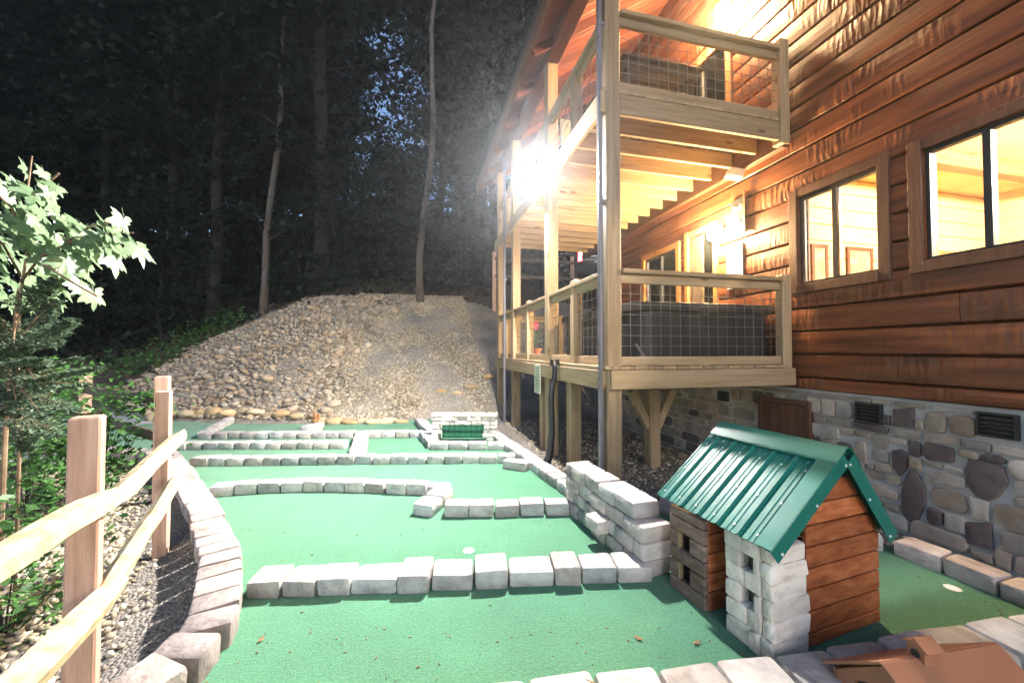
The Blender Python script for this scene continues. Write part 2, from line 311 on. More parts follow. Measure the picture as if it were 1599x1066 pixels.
M_STEM = pm('sapling_stem', [(0.3, (0.12, 0.075, 0.045)), (0.7, (0.24, 0.16, 0.10))], scale=12, rough=0.8, bump=0.2)
def leaf_material(name, c0, c1, trans=0.25, rough=0.5, spec=0.4):
    m, nt, p = _mat(name)
    tc = N(nt, 'ShaderNodeTexCoord'); oi = N(nt, 'ShaderNodeObjectInfo')
    nz = N(nt, 'ShaderNodeTexNoise'); nz.inputs['Scale'].default_value = 2.3; nz.inputs['Detail'].default_value = 5; nt.links.new(tc.outputs['Object'], nz.inputs['Vector'])
    ge = N(nt, 'ShaderNodeNewGeometry')
    av = N(nt, 'ShaderNodeMath', operation='ADD'); nt.links.new(nz.outputs['Fac'], av.inputs[0])
    ms = N(nt, 'ShaderNodeMath', operation='MULTIPLY_ADD'); ms.inputs[1].default_value = 0.7; ms.inputs[2].default_value = -0.35; nt.links.new(ge.outputs['Random Per Island'], ms.inputs[0]); nt.links.new(ms.outputs[0], av.inputs[1])
    cr = N(nt, 'ShaderNodeValToRGB'); e = cr.color_ramp.elements; e[0].position, e[0].color = 0.2, (*c0, 1); e[1].position, e[1].color = 0.85, (*c1, 1)
    nt.links.new(av.outputs[0], cr.inputs[0]); nt.links.new(cr.outputs[0], p.inputs['Base Color'])
    p.inputs['Roughness'].default_value = rough; p.inputs['Specular IOR Level'].default_value = spec
    tr = N(nt, 'ShaderNodeBsdfTranslucent'); nt.links.new(cr.outputs[0], tr.inputs['Color'])
    mx = N(nt, 'ShaderNodeMixShader'); mx.inputs[0].default_value = trans
    nt.links.new(p.outputs[0], mx.inputs[1]); nt.links.new(tr.outputs[0], mx.inputs[2]); nt.links.new(mx.outputs[0], nt.nodes['Material Output'].inputs[0])
    return m
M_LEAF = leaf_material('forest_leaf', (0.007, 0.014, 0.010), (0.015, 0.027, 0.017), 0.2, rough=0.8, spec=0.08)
M_MAPLE = leaf_material('maple_leaf', (0.12, 0.19, 0.09), (0.20, 0.29, 0.16), 0.4, rough=0.4, spec=0.6)
M_SHRUB = leaf_material('shrub_leaf', (0.03, 0.085, 0.018), (0.075, 0.18, 0.04), 0.3)
M_HEML = leaf_material('hemlock_needles', (0.06, 0.10, 0.06), (0.12, 0.18, 0.11), 0.2)
def glass_material():
    m, nt, p = _mat('window_glass')
    t = N(nt, 'ShaderNodeBsdfTransparent'); g = N(nt, 'ShaderNodeBsdfGlossy'); g.inputs['Roughness'].default_value = 0.03
    fr = N(nt, 'ShaderNodeFresnel'); fr.inputs[0].default_value = 1.45
    mx = N(nt, 'ShaderNodeMixShader'); nt.links.new(fr.outputs[0], mx.inputs[0]); nt.links.new(t.outputs[0], mx.inputs[1]); nt.links.new(g.outputs[0], mx.inputs[2])
    nt.links.new(mx.outputs[0], nt.nodes['Material Output'].inputs[0]); return m
M_GLASS = glass_material()

# ------------------------------------------------------------------ terrain
BX = [-40, -10, -7, -5, -3.5, -1.9, 1.5, 20]; BY = [32, 14, 11, 8.75, 7.95, 7.5, 7.45, 7.45]
def hill_d(x, y):
    return (y - np.interp(x, BX, BY)) * np.interp(x, [-10, -5, -3], [0.8, 0.8, 1.0])
def height(x, y):
    x = np.asarray(x, float); y = np.asarray(y, float)
    d = hill_d(x, y)
    z = np.where(d < 0, 0, np.where(d < 5.5, 0.53 * d, 2.915 + 0.42 * (d - 5.5) + 0.25 * np.clip(d - 12, 0, 40) * np.interp(x, [-6, 2], [1, 0])))
    left = np.interp(x, [-3.2, -1.2], [1, 0]) * np.clip((6.2 - y) / 1.2, 0, 1)
    edge = np.interp(y, [0, 1.6, 2.3, 2.7, 3.2, 3.9, 4.7, 5.5, 6.5], [-0.98, -1.02, -1.08, -1.22, -1.5, -1.95, -2.5, -3.05, -3.7])
    z = z - 0.09 * np.clip((edge - x) / 0.15, 0, 1) * np.clip((7.5 - y) / 1.0, 0, 1)
    z = z - 0.10 * np.clip((x - 3.05) / 0.2, 0, 1) * (y < 7)
    return z - 0.025
def build_terrain():
    xs = np.concatenate([np.arange(-40, -12, 1.0), np.arange(-12, 6, 0.16), np.arange(6, 22, 1.0)])
    ys = np.concatenate([np.arange(-6, 0, 1.0), np.arange(0, 16, 0.16), np.arange(16, 60, 1.2)])
    X, Y = np.meshgrid(xs, ys); Z = height(X, Y)
    d = hill_d(X, Y)
    nz = np.array([mnoise.noise((x * 0.9, y * 0.9, 3.1)) + 0.5 * mnoise.noise((x * 2.3, y * 2.3, 7.7)) for x, y in zip(X.ravel(), Y.ravel())]).reshape(X.shape)
    Z = Z + nz * np.where(d > 0.2, np.clip(0.07 + 0.02 * np.clip(d - 6, 0, 10), 0, 0.25), 0.008)
    nx, ny = len(xs), len(ys)
    P = np.stack([X.ravel(), Y.ravel(), Z.ravel()], 1)
    idx = np.arange(nx * ny).reshape(ny, nx)
    q = np.stack([idx[:-1, :-1], idx[:-1, 1:], idx[1:, 1:], idx[1:, :-1]], -1).reshape(-1, 4)
    dc = d.ravel()[q].mean(1)
    xc = P[q][:, :, 0].mean(1); yc = P[q][:, :, 1].mean(1)
    zc_ = P[q][:, :, 2].mean(1); dz_ = xc * S_ + yc * C_; uu = 800 + F * (xc * C_ - yc * S_) / np.maximum(dz_, 0.5); vv = HV - F * (zc_ - CAMH) / np.maximum(dz_, 0.5)
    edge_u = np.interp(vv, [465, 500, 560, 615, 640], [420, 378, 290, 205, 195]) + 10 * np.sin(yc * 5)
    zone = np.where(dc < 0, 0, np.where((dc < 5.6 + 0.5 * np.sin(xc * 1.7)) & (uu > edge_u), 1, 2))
    objs = []
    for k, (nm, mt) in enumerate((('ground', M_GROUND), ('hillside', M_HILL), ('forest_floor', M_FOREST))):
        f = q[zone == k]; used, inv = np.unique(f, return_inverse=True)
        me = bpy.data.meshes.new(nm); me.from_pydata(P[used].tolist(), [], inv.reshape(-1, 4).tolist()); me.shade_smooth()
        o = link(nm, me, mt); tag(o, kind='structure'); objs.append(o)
    return objs
GROUND, HILL, FFLOOR = build_terrain()
def hz(x, y): return float(height(x, y))

def sheet(name, poly, z, mat, kind='structure'):
    bm = bmesh.new(); vs = [bm.verts.new((p[0], p[1], z)) for p in poly]; f = bm.faces.new(vs)
    bmesh.ops.triangulate(bm, faces=[f]); bmesh.ops.recalc_face_normals(bm, faces=bm.faces)
    if bm.faces[:][0].normal.z < 0: bmesh.ops.reverse_faces(bm, faces=bm.faces)
    me = bpy.data.meshes.new(name); bm.to_mesh(me); bm.free(); o = link(name, me, mat); return tag(o, kind=kind)
turf_poly = [(-0.95, 0.2), (-0.98, 1.6), (-0.95, 2.0), (-0.97, 2.35), (-1.1, 2.7), (-1.35, 3.16), (-1.76, 3.87), (-2.28, 4.71), (-2.82, 5.45), (-3.5, 5.85), (-4.9, 6.3), (-5.6, 7.6),
             (-4.3, 8.35), (-3.3, 7.85), (-1.8, 7.48), (0.4, 7.44), (0.9, 7.44), (1.0, 5.6), (1.14, 4.8), (1.33, 3.3), (1.35, 2.95), (2.0, 2.95), (3.05, 2.05), (3.12, 0.2)]
TURF = sheet('putting_green', turf_poly, 0.0, M_TURF)
sheet('path', [(-5.6, 6.1), (-4.7, 5.75), (-4.0, 5.55), (-3.75, 5.8), (-4.95, 6.35), (-5.65, 7.62), (-4.35, 8.4), (-4.7, 8.6), (-9, 11.5), (-11, 8)], -0.006, M_CONC)

# ------------------------------------------------------------------ log cabin
WX = 3.63                                    # outer face of the log wall
cabin = thing('log_cabin', 'hand-hewn brown log cabin with lit windows above a stone foundation', 'cabin', (WX, 3.0, -0.12))
OPEN = [(2.31, 2.985, 1.94, 2.80), (1.03, 2.02, 1.96, 2.78), (4.82, 5.62, 1.15, 2.78), (4.10, 4.56, 1.15, 2.86), (3.86, 4.75, 3.62, 5.08)]
def log_piece(y0, y1, z0, z1, rnd):
    h = z1 - z0; e = min(0.012, h * 0.2)
    prof = [(0.11, 0.0), (0.018, 0.0), (0.007, 0.003), (-0.008, e), (-0.012, h * 0.35), (-0.012, h * 0.65), (-0.008, h - e), (0.007, h - 0.003), (0.018, h), (0.11, h)]
    n = max(1, int((y1 - y0) / 0.10)); m = MB(); k = len(prof)
    for i in range(n + 1):
        y = y0 + (y1 - y0) * i / n
        for j, (dx, dz) in enumerate(prof):
            a = mnoise.noise((y * 2.2, z0 * 9.1, rnd + j * 0.33)) * 0.0022 if 1 < j < k - 2 else 0
            b = mnoise.noise((y * 1.4, z0 * 3 + 50, rnd)) * 0.0012 if 1 < j < k - 2 and h > 0.15 else 0
            m.v.append((WX + dx + a, y, z0 + dz + b))
    for i in range(n):
        for j in range(k - 1):
            m.f.append((i * k + j, i * k + j + 1, (i + 1) * k + j + 1, (i + 1) * k + j))
    m.f.append(tuple(range(k))); m.f.append(tuple(n * k + j for j in reversed(range(k))))
    o = m.build('log', M_LOG, cabin)
    return o
zs = [0.93, 1.045]
while zs[-1] < 6.9: zs.append(zs[-1] + 0.222)
Y0, Y1 = -2.2, 6.6
for i in range(len(zs) - 1):
    a, b = zs[i], zs[i + 1] - 0.008
    segs = [(Y0, Y1, a, b)]
    for (oy0, oy1, oz0, oz1) in OPEN:
        ns = []
        for (sy0, sy1, sz0, sz1) in segs:
            if oz1 <= sz0 + .001 or oz0 >= sz1 - .001 or oy1 <= sy0 or oy0 >= sy1: ns.append((sy0, sy1, sz0, sz1)); continue
            if oy0 > sy0: ns.append((sy0, oy0, sz0, sz1))
            if oy1 < sy1: ns.append((oy1, sy1, sz0, sz1))
            if oz0 > sz0 + .03: ns.append((max(sy0, oy0), min(sy1, oy1), sz0, oz0))
            if oz1 < sz1 - .03: ns.append((max(sy0, oy0), min(sy1, oy1), oz1, sz1))
        segs = ns
    for s in segs:
        if s[1] - s[0] > 2.5:
            cut_ = s[0] + (s[1] - s[0]) * (0.3 + 0.4 * ((i * 0.618) % 1)); log_piece(s[0], cut_ - 0.002, s[2], s[3], i * 5.3); log_piece(cut_ + 0.002, s[1], s[2], s[3], i * 5.3 + 2)
        elif s[1] - s[0] > 0.03: log_piece(*s, i * 5.3)
bk = MB()                                     # dark sheathing behind the logs, with the same openings
ys_ = sorted({Y0, Y1, *[o[0] for o in OPEN], *[o[1] for o in OPEN]}); zs_ = sorted({0.93, 6.9, *[o[2] for o in OPEN], *[o[3] for o in OPEN]})
for i in range(len(ys_) - 1):
    for j in range(len(zs_) - 1):
        ym, zm = (ys_[i] + ys_[i + 1]) / 2, (zs_[j] + zs_[j + 1]) / 2
        if not any(o[0] < ym < o[1] and o[2] < zm < o[3] for o in OPEN):
            bk.box(WX + 0.075, WX + 0.13, ys_[i], ys_[i + 1], zs_[j], zs_[j + 1])
bk.build('sheathing', BROWNT['y'], cabin)
MB().box(WX + 0.135, 8.5, Y1 - 0.08, Y1 - 0.002, -0.6, 6.9).build('end_wall', BROWNT['x'], cabin)
MB().box(WX + 0.135, 8.5, Y0 - 0.01, Y0 + 0.08, -0.6, 6.9).build('end_wall', BROWNT['x'], cabin)
MB().box(WX + 0.02, 8.5, Y0 - .1, Y1 + .1, 6.905, 7.0).build('attic_floor', BROWNT['x'], cabin)

def window(y0, y1, z0, z1, mull, tw=0.085, name='window', trim=BROWNT, bottom=True, proud=0.035):
    m = MB(); x0, x1 = WX - proud, WX + 0.10
    m.box(x0, x1, y0 - tw, y0 - 0.002, z0 - tw, z1 + tw); m.box(x0, x1, y1 + 0.002, y1 + tw, z0 - tw, z1 + tw)
    m.box(x0 + 0.003, x1, y0 - 0.004, y1 + 0.004, z1 + 0.002, z1 + tw - 0.003)
    if bottom: m.box(x0 - 0.012, x1, y0 - 0.004, y1 + 0.004, z0 - tw, z0 - 0.002)
    w = m.build(name, trim['z'], cabin, bevel=0.004)
    f = MB(); t = 0.026; fx0, fx1 = WX + 0.01, WX + 0.06
    f.box(fx0, fx1, y0, y0 + t, z0, z1); f.box(fx0, fx1, y1 - t, y1, z0, z1); f.box(fx0, fx1, y0 + t, y1 - t, z0, z0 + t); f.box(fx0, fx1, y0 + t, y1 - t, z1 - t, z1)
    for c in mull: f.box(fx0 - 0.008, fx1, c - 0.02, c + 0.02, z0 + t, z1 - t)
    f.build('frame', M_DKMETAL, w, bevel=0.002)
    ed = [y0 + t] + [v for c in mull for v in (c - 0.02, c + 0.02)] + [y1 - t]
    for i in range(0, len(ed), 2):
        MB().box(WX + 0.03, WX + 0.036, ed[i], ed[i + 1], z0 + t, z1 - t).build('pane', M_GLASS, w)
    return w
w1 = window(*OPEN[0], [2.66]); w2 = window(*OPEN[1], [1.70])
PTRIM = woodset('orange_trim', (0.22, 0.09, 0.03), (0.34, 0.15, 0.05), (0.42, 0.2, 0.08))
window(*OPEN[2], [5.22], name='patio_door', trim=PTRIM, bottom=False)
dr = window(*OPEN[3], [], name='door', trim=PTRIM, bottom=False, tw=0.07)
MB().box(WX + 0.02, WX + 0.05, 4.33, 4.53, 1.18, 2.83).build('door_leaf', DARKW['z'], dr)
window(*OPEN[4], [4.30], name='upper_door', trim=PTRIM, bottom=False)

# rooms behind the glass
def room(y0, y1, z0, z1, x1, nm):
    m = MB(); x0 = WX + 0.135
    o = m.box(x1, x1 + .05, y0, y1, z0, z1).box(x0, x1, y0 - .05, y0, z0, z1).box(x0, x1, y1, y1 + .05, z0, z1).box(x0, x1, y0, y1, z1, z1 + .05).box(x0, x1, y0, y1, z0 - .05, z0)
    return m.build(nm, M_INT, cabin)
room(-1.8, 3.42, 1.02, 3.3, 7.2, 'room'); room(3.55, 6.4, 1.02, 3.25, 6.6, 'room'); room(3.2, 5.6, 3.56, 5.9, 6.6, 'room')
for (nm_, y_, x0_, x1_, z0_, z1_, ax_) in (('wall_board', 3.412, WX + .14, 7.19, 1.03, 3.29, 'x'), ('wall_board', 6.39, WX + .14, 6.59, 1.03, 3.24, 'x')):
    z = z0_
    while z < z1_ - 0.05:
        MB().box(x0_, x1_, y_ - 0.012, y_ + 0.004, z + .004, min(z + .19, z1_) - .004).build(nm_, M_INT, cabin, bevel=0.004); z += 0.19
for y_ in (-0.6, 0.5, 1.6, 2.7): MB().box(WX + .14, 7.19, y_ - .06, y_ + .06, 3.14, 3.298).build('ceiling_beam', PTRIM['x'], cabin, bevel=0.006)
M_BULB = emit('room_bulb', (1.0, 0.88, 0.68), 1050)
def pendant(x, y, z, label, s=0.13, mat=M_BULB):
    t = thing('ceiling_lamp', label, 'lamp', (x, y, z + 0.25), 0, 'ceiling lamps inside the cabin')
    MB().tube([(x, y, z + 0.25), (x, y, z + s * 0.9)], 0.012).build('stem', M_DKMETAL, t)
    MB().lathe((x, y, z), [(0.02, -s), (s * .7, -s * .8), (s, 0), (s * .7, s * .8), (0.03, s)], 14).build('globe', mat, t, smooth=True)
pendant(5.3, 1.0, 2.95, 'round ceiling lamp inside the room behind the two big side windows')
pendant(5.0, 5.0, 2.9, 'round ceiling lamp inside the room behind the patio door')
pendant(5.0, 4.4, 5.5, 'round ceiling lamp inside the upstairs room behind the balcony door')
M_PIC = pm('picture', [(0.3, (0.14, 0.10, 0.05)), (0.5, (0.36, 0.28, 0.14)), (0.7, (0.6, 0.5, 0.3))], scale=9, rough=0.6, bump=0)
for (xa, xb, za, zb), lb in (((4.80, 5.20, 1.98, 2.50), 'brown framed landscape picture seen through the smaller window, right pane'), ((4.28, 4.52, 2.02, 2.5), 'brown framed picture seen through the smaller window, left of its mullion')):
    t = thing('picture_frame', lb, 'picture', ((xa + xb) / 2, 3.40, za), 0, 'pictures on the lit interior wall')
    m = MB(); b = 0.04
    m.box(xa, xb, 3.375, 3.399, za, za + b).box(xa, xb, 3.375, 3.399, zb - b, zb).box(xa, xa + b, 3.376, 3.399, za + b, zb - b).box(xb - b, xb, 3.376, 3.399, za + b, zb - b).build('frame', BROWNT['x'], t)
    MB().box(xa + b, xb - b, 3.385, 3.398, za + b, zb - b).build('print', M_PIC, t)
t = thing('interior_door', 'pale interior door seen through the right-hand window', 'door', (6.2, 3.39, 1.02))
MB().box(5.9, 6.5, 3.36, 3.399, 1.02, 2.45).build('slab', PINE['z'], t, bevel=0.004)
mm = MB(); mm.box(5.82, 5.898, 3.35, 3.399, 1.02, 2.53).box(6.502, 6.58, 3.35, 3.399, 1.02, 2.53).box(5.9, 6.5, 3.35, 3.399, 2.455, 2.53).build('casing', PTRIM['z'], t)

# foundation with separate stones
fo = MB().box(WX + 0.03, WX + 0.2, Y0, Y1, -0.6, 0.925).build('foundation', M_MORTAR, cabin)
def stone_poly(poly, mat, proud=0.016):
    """poly in (y,z); a slab standing proud of the mortar"""
    cy_ = sum(p[0] for p in poly) / len(poly); cz_ = sum(p[1] for p in poly) / len(poly)
    m = MB(); n = len(poly)
    for sc, dx in ((1.0, 0.04), (1.0, 0.03 - proud * 0.35), (0.94, 0.03 - proud), (0.6, 0.03 - proud * 1.15)):
        for (y, z) in poly: m.v.append((WX + dx, cy_ + (y - cy_) * sc, cz_ + (z - cz_) * sc))
    for r in range(3):
        for i in range(n): m.f.append((r * n + i, r * n + (i + 1) % n, (r + 1) * n + (i + 1) % n, (r + 1) * n + i))
    m.f.append(tuple(3 * n + i for i in range(n)))
    return m.build('stone', mat, fo)
def rrect(y0, y1, z0, z1, j=0.012, n=3, r=0.25):
    h = min(y1 - y0, z1 - z0) * r; out = []
    for (cy_, cz_, a0) in ((y1 - h, z1 - h, 0), (y0 + h, z1 - h, 90), (y0 + h, z0 + h, 180), (y1 - h, z0 + h, 270)):
        for k in range(n):
            a = R(a0 + 90 * k / (n - 1)); out.append((cy_ + h * math.cos(a) + random.uniform(-j, j), cz_ + h * math.sin(a) + random.uniform(-j, j)))
    return out
VENTS = [(2.33, 2.525, 0.70, 0.86), (1.60, 1.785, 0.735, 0.895), (3.93, 4.08, 0.68, 0.80)]
CDOOR = (2.95, 3.43, 0.16, 0.76)
big = []
def hand(poly_px, mat):
    p = [wp(u, v, WX) for u, v in poly_px]; pl = [(q.y, q.z) for q in p]
    big.append((min(a for a, b in pl), max(a for a, b in pl), min(b for a, b in pl), max(b for a, b in pl))); stone_poly(pl, mat, 0.022)
hand([(1498, 733), (1505, 714), (1530, 716), (1560, 728), (1566, 752), (1552, 772), (1534, 782), (1516, 774), (1503, 757)], M_FSTB)
hand([(1400, 790), (1401, 760), (1408, 738), (1416, 728), (1428, 740), (1437, 758), (1437, 785), (1426, 808), (1412, 812), (1404, 805)], M_FSTB)
hand([(1325, 700), (1335, 686), (1345, 690), (1348, 715), (1342, 740), (1328, 735)], M_FST)
hand([(1387, 702), (1400, 700), (1412, 706), (1410, 730), (1398, 742), (1388, 728)], M_FSTB)
hand([(1390, 638), (1422, 636), (1424, 668), (1389, 664)], M_FSTB)
hand([(1336, 748), (1370, 756), (1396, 770), (1394, 778), (1360, 772), (1340, 764)], M_FST)
hand([(1437, 735), (1470, 736), (1500, 745), (1500, 760), (1465, 757), (1438, 750)], M_FST)
hand([(1498, 812), (1538, 815), (1540, 855), (1500, 845)], M_FSTB)
blocked = [(a + (b - a) * .08, b - (b - a) * .08, c + (d - c) * .08, d - (d - c) * .08) for a, b, c, d in big] + VENTS + [CDOOR]
z = -0.10
rr = random.Random(5)
while z < 0.88:
    h = rr.choice([0.075, 0.10, 0.13, 0.16]); h = min(h, 0.905 - z); y = Y0 + rr.uniform(0, 0.1)
    while y < Y1:
        done = False
        for L, za, zb_ in ((rr.uniform(0.1, 0.34), z, z + h), (0.13, z, z + h), (0.08, z, z + h), (0.12, z, z + h * .5), (0.12, z + h * .5, z + h), (0.06, z, z + h * .55), (0.06, z + h * .45, z + h)):
            a = (y + 0.006, y + L - 0.006, za + 0.006, zb_ - 0.006)
            if not any(a[0] < b[1] and a[1] > b[0] and a[2] < b[3] and a[3] > b[2] for b in blocked):
                if y < 6.4: stone_poly(rrect(*a, j=0.005, r=rr.choice([0.15, 0.25, 0.38])), M_FST if rr.random() < 0.84 else M_FSTB, rr.uniform(0.012, 0.024))
                y += L; done = True; break
        if not done: y += 0.03
    z += h
for (a, b, c, d) in VENTS:
    v = MB().box(WX - 0.005, WX + 0.05, a, b, c, c + 0.012).box(WX - 0.005, WX + 0.05, a, b, d - 0.012, d).box(WX - 0.004, WX + 0.05, a, a + 0.012, c + .012, d - .012).box(WX - 0.004, WX + 0.05, b - 0.012, b, c + .012, d - .012).build('vent', M_BLACK, cabin)
    MB().box(WX + 0.026, WX + 0.045, a + .012, b - .012, c + .012, d - .012).build('backing', M_BLACK, v)
    for k in range(5):
        zz = c + 0.02 + (d - c - 0.03) * k / 4.6
        MB().obox((WX + 0.012, (a + b) / 2, zz + 0.008), (0.012, 0, -0.006), (0, (b - a) / 2 - 0.014, 0), (0.001, 0, 0.0025)).build('slat', M_DKMETAL, v)
a, b, c, d = CDOOR
cd = MB().box(WX - 0.02, WX + 0.06, a - .05, a, c, d + .05).box(WX - 0.02, WX + 0.06, b, b + .05, c, d + .05).box(WX - 0.02, WX + 0.06, a, b, d, d + .05).build('crawlspace_door', BROWNT['z'], cabin, bevel=0.004)
for k in range(5):
    y = a + (b - a) * k / 5; MB().box(WX - 0.008, WX + 0.03, y + .003, y + (b - a) / 5 - .003, c, d - .004).build('plank', BROWNT['z'], cd, bevel=0.003)
MB().lathe((WX - 0.01, a + 0.05, 0.44), [(0.012, 0), (0.012, 0.02), (0.022, 0.03), (0.02, 0.05)], 10, (-1, 0, 0)).build('handle', M_BLACK, cd)

# porch roof over the decks
EX, EZ, TZ = 1.28, 4.93, 6.52
RY0, RY1 = 1.9, 8.5
slope = Vector((WX - EX, 0, TZ - EZ)).normalized(); nrm = Vector((-slope.z, 0, slope.x))
Ls = (Vector((WX, 0, TZ)) - Vector((EX, 0, EZ))).length
roof = MB().obox(Vector((EX, (RY0 + RY1) / 2, EZ)) + slope * Ls / 2 + nrm * 0.075, slope * (Ls / 2 + 0.03), (0, (RY1 - RY0) / 2 + .02, 0), nrm * 0.02).build('porch_roof', M_DKMETAL, cabin)
y = RY0
while y < RY1 - 0.05:
    MB().obox(Vector((EX, y + 0.07, EZ)) + slope * Ls / 2 + nrm * 0.035, slope * Ls / 2, (0, 0.068, 0), nrm * 0.012).build('board', REDW['x'], roof, bevel=0.004)
    y += 0.14
MB().box(EX - 0.05, EX - 0.01, RY0, RY1, EZ - 0.14, EZ + 0.09).build('fascia', BROWNT['y'], roof)
for y in np.arange(RY0 + 0.1, RY1, 0.8):
    MB().obox(Vector((EX, y, EZ)) + slope * Ls / 2 - nrm * 0.035, slope * (Ls / 2 - .02), (0, 0.022, 0), nrm * 0.055).build('rafter', REDW['x'], roof, bevel=0.004)

# ------------------------------------------------------------------ decks
DX, DY0, DY1 = 1.66, 3.08, 7.95
TALL = [3.12, 4.70, 6.58, 7.86]
low = thing('lower_deck', 'lower timber deck on posts with wire mesh railing and hot tub', 'deck', (DX, DY0, 0))
P = 0.07
for y in TALL:
    MB().box(DX - P, DX + P, y - P, y + P, hz(DX, y) - 0.3, 5.02).build('post', PINE['z'], low, bevel=0.008)
for y in (3.97, 4.95):
    MB().box(DX - .065, DX + .065, y - .065, y + .065, hz(DX, y) - 0.3, 0.958).build('support_post', PINE['z'], low, bevel=0.008)
MB().box(DX - 0.085, DX + 0.085, RY0 + 0.9, RY1 - .1, 5.025, 5.2).build('roof_beam', REDW['y'], low, bevel=0.006)
rb = MB().box(DX - 0.05, WX - 0.03, DY0 - 0.065, DY0 - 0.02, 0.96, 1.128).build('rim_beam', PINE['x'], low, bevel=0.006)
MB().box(DX - 0.115, DX - 0.072, DY0 - 0.02, DY1, 0.958, 1.125).build('rim_beam', PINE['y'], low, bevel=0.006)
MB().box(DX - 0.05, WX - 0.03, DY1 - 0.02, DY1 + .02, 0.96, 1.128).build('rim_beam', PINE['x'], low, bevel=0.006)
x = DX - 0.1
while x < WX - 0.1:
    MB().box(x, x + 0.136, DY0 - 0.05, DY1, 1.132, 1.16).build('deck_board', PINE['y'], low, bevel=0.003); x += 0.141
for y in np.arange(DY0 + 0.35, DY1 - 0.1, 0.4):
    MB().box(DX - 0.07, WX - 0.04, y - 0.019, y + 0.019, 0.962, 1.130).build('joist', PINE['x'], low)
# girder on a Y-braced post
gx, gy = 2.62, 3.95
MB().box(gx - 0.42, gx + 0.42, gy - 0.06, gy + 0.06, 0.86, 0.958).build('girder', PINE['x'], low, bevel=0.006)
MB().box(gx - .065, gx + .065, gy - .065, gy + .065, -0.2, 0.857).build('support_post', PINE['z'], low, bevel=0.006)
for s in (-1, 1):
    MB().beam((gx + s * 0.05, gy, 0.42), (gx + s * 0.27, gy, 0.85), 0.085, 0.085, (0, 1, 0)).build('brace', PINE['z'], low, bevel=0.004)
MB().box(WX - 0.06, WX - 0.022, DY0 - .02, DY1, 0.95, 1.13).build('ledger', BROWNT['y'], low)

def mesh_panel(name, p, q, z0, z1, parent, sp=0.105):
    p, q = Vector(p), Vector(q); d = (q - p); L = d.length; d /= L; m = MB(); r = 0.0022; sd_ = Vector((-d.y, d.x, 0))
    n = int(L / sp)
    for i in range(1, n + 1):
        c = p + d * (L * i / (n + 1)); m.obox((c.x, c.y, (z0 + z1) / 2), d * r, sd_ * r, (0, 0, (z1 - z0) / 2))
    k = int((z1 - z0) / sp)
    for i in range(1, k + 1):
        c = (p + q) / 2; m.obox((c.x, c.y, z0 + (z1 - z0) * i / (k + 1)), d * L / 2, sd_ * r, (0, 0, r))
    return m.build(name, M_WIRE, parent)
def rail_run(root, p, q, ztop, zbot, posts, ax, caps=True, pw=0.05, skip_end=0.0, zbase=None):
    """top rail is the part; bottom rail, posts and mesh hang under it"""
    p, q = Vector((*p, 0)), Vector((*q, 0)); d = (q - p).normalized(); sd_ = Vector((-d.y, d.x, 0)); c = (p + q) / 2; L = (q - p).length
    rl = MB().obox((c.x, c.y, ztop - 0.02), d * L / 2, sd_ * 0.062, (0, 0, 0.02)).build('railing', PINE[ax], root, bevel=0.006)
    MB().obox((c.x, c.y, ztop - 0.082), d * L / 2, sd_ * 0.019, (0, 0, 0.04)).build('sub_rail', PINE[ax], rl, bevel=0.003)
    MB().obox((c.x, c.y, zbot + 0.04), d * L / 2, sd_ * 0.019, (0, 0, 0.04)).build('bottom_rail', PINE[ax], rl, bevel=0.003)
    mesh_panel('wire_mesh', p, q, zbot + 0.08, ztop - 0.12, rl)
    zb = zbase if zbase else zbot - 0.09
    for t in posts:
        o = p + d * t
        m = MB().obox((o.x, o.y, (zb + ztop + 0.02) / 2), d * pw, sd_ * pw, (0, 0, (ztop + 0.02 - zb) / 2))
        if caps: m.add([o + d * a * (pw + .005) + sd_ * b * (pw + .005) + Vector((0, 0, ztop + 0.021)) for a, b in ((-1, -1), (1, -1), (1, 1), (-1, 1))] + [o + d * a * .02 + sd_ * b * .02 + Vector((0, 0, ztop + 0.055)) for a, b in ((-1, -1), (1, -1), (1, 1), (-1, 1))], [(0, 1, 5, 4), (1, 2, 6, 5), (2, 3, 7, 6), (3, 0, 4, 7), (4, 5, 6, 7), (3, 2, 1, 0)])
        m.build('rail_post', PINE['z'], rl, bevel=0.004)
    # inner trim strips that pin the mesh beside every post
    return rl
LT, LB = 2.02, 1.165
rl = rail_run(low, (DX + P, DY0 + 0.0), (WX - 0.16, DY0), LT, LB, [], 'x')
MB().box(WX - 0.16, WX - 0.05, DY0 - 0.05, DY0 + 0.05, 1.05, 2.05).build('rail_post', PINE['z'], rl, bevel=0.012)
MB().box(2.55, 2.64, DY0 - 0.018, DY0 + 0.018, 1.13, LB + .001).build('spacer', PINE['x'], rl)
for a, b in zip(TALL[:-1], TALL[1:]):
    mid = {3.12: 0.78, 4.70: 1.02, 6.58: 0.6}[a]
    rail_run(low, (DX, a + P), (DX, b - P), LT, LB, [mid - P], 'y')
rail_run(low, (DX + P, 7.86), (WX - 0.04, 7.86), LT, LB, [0.55, 1.25], 'x')

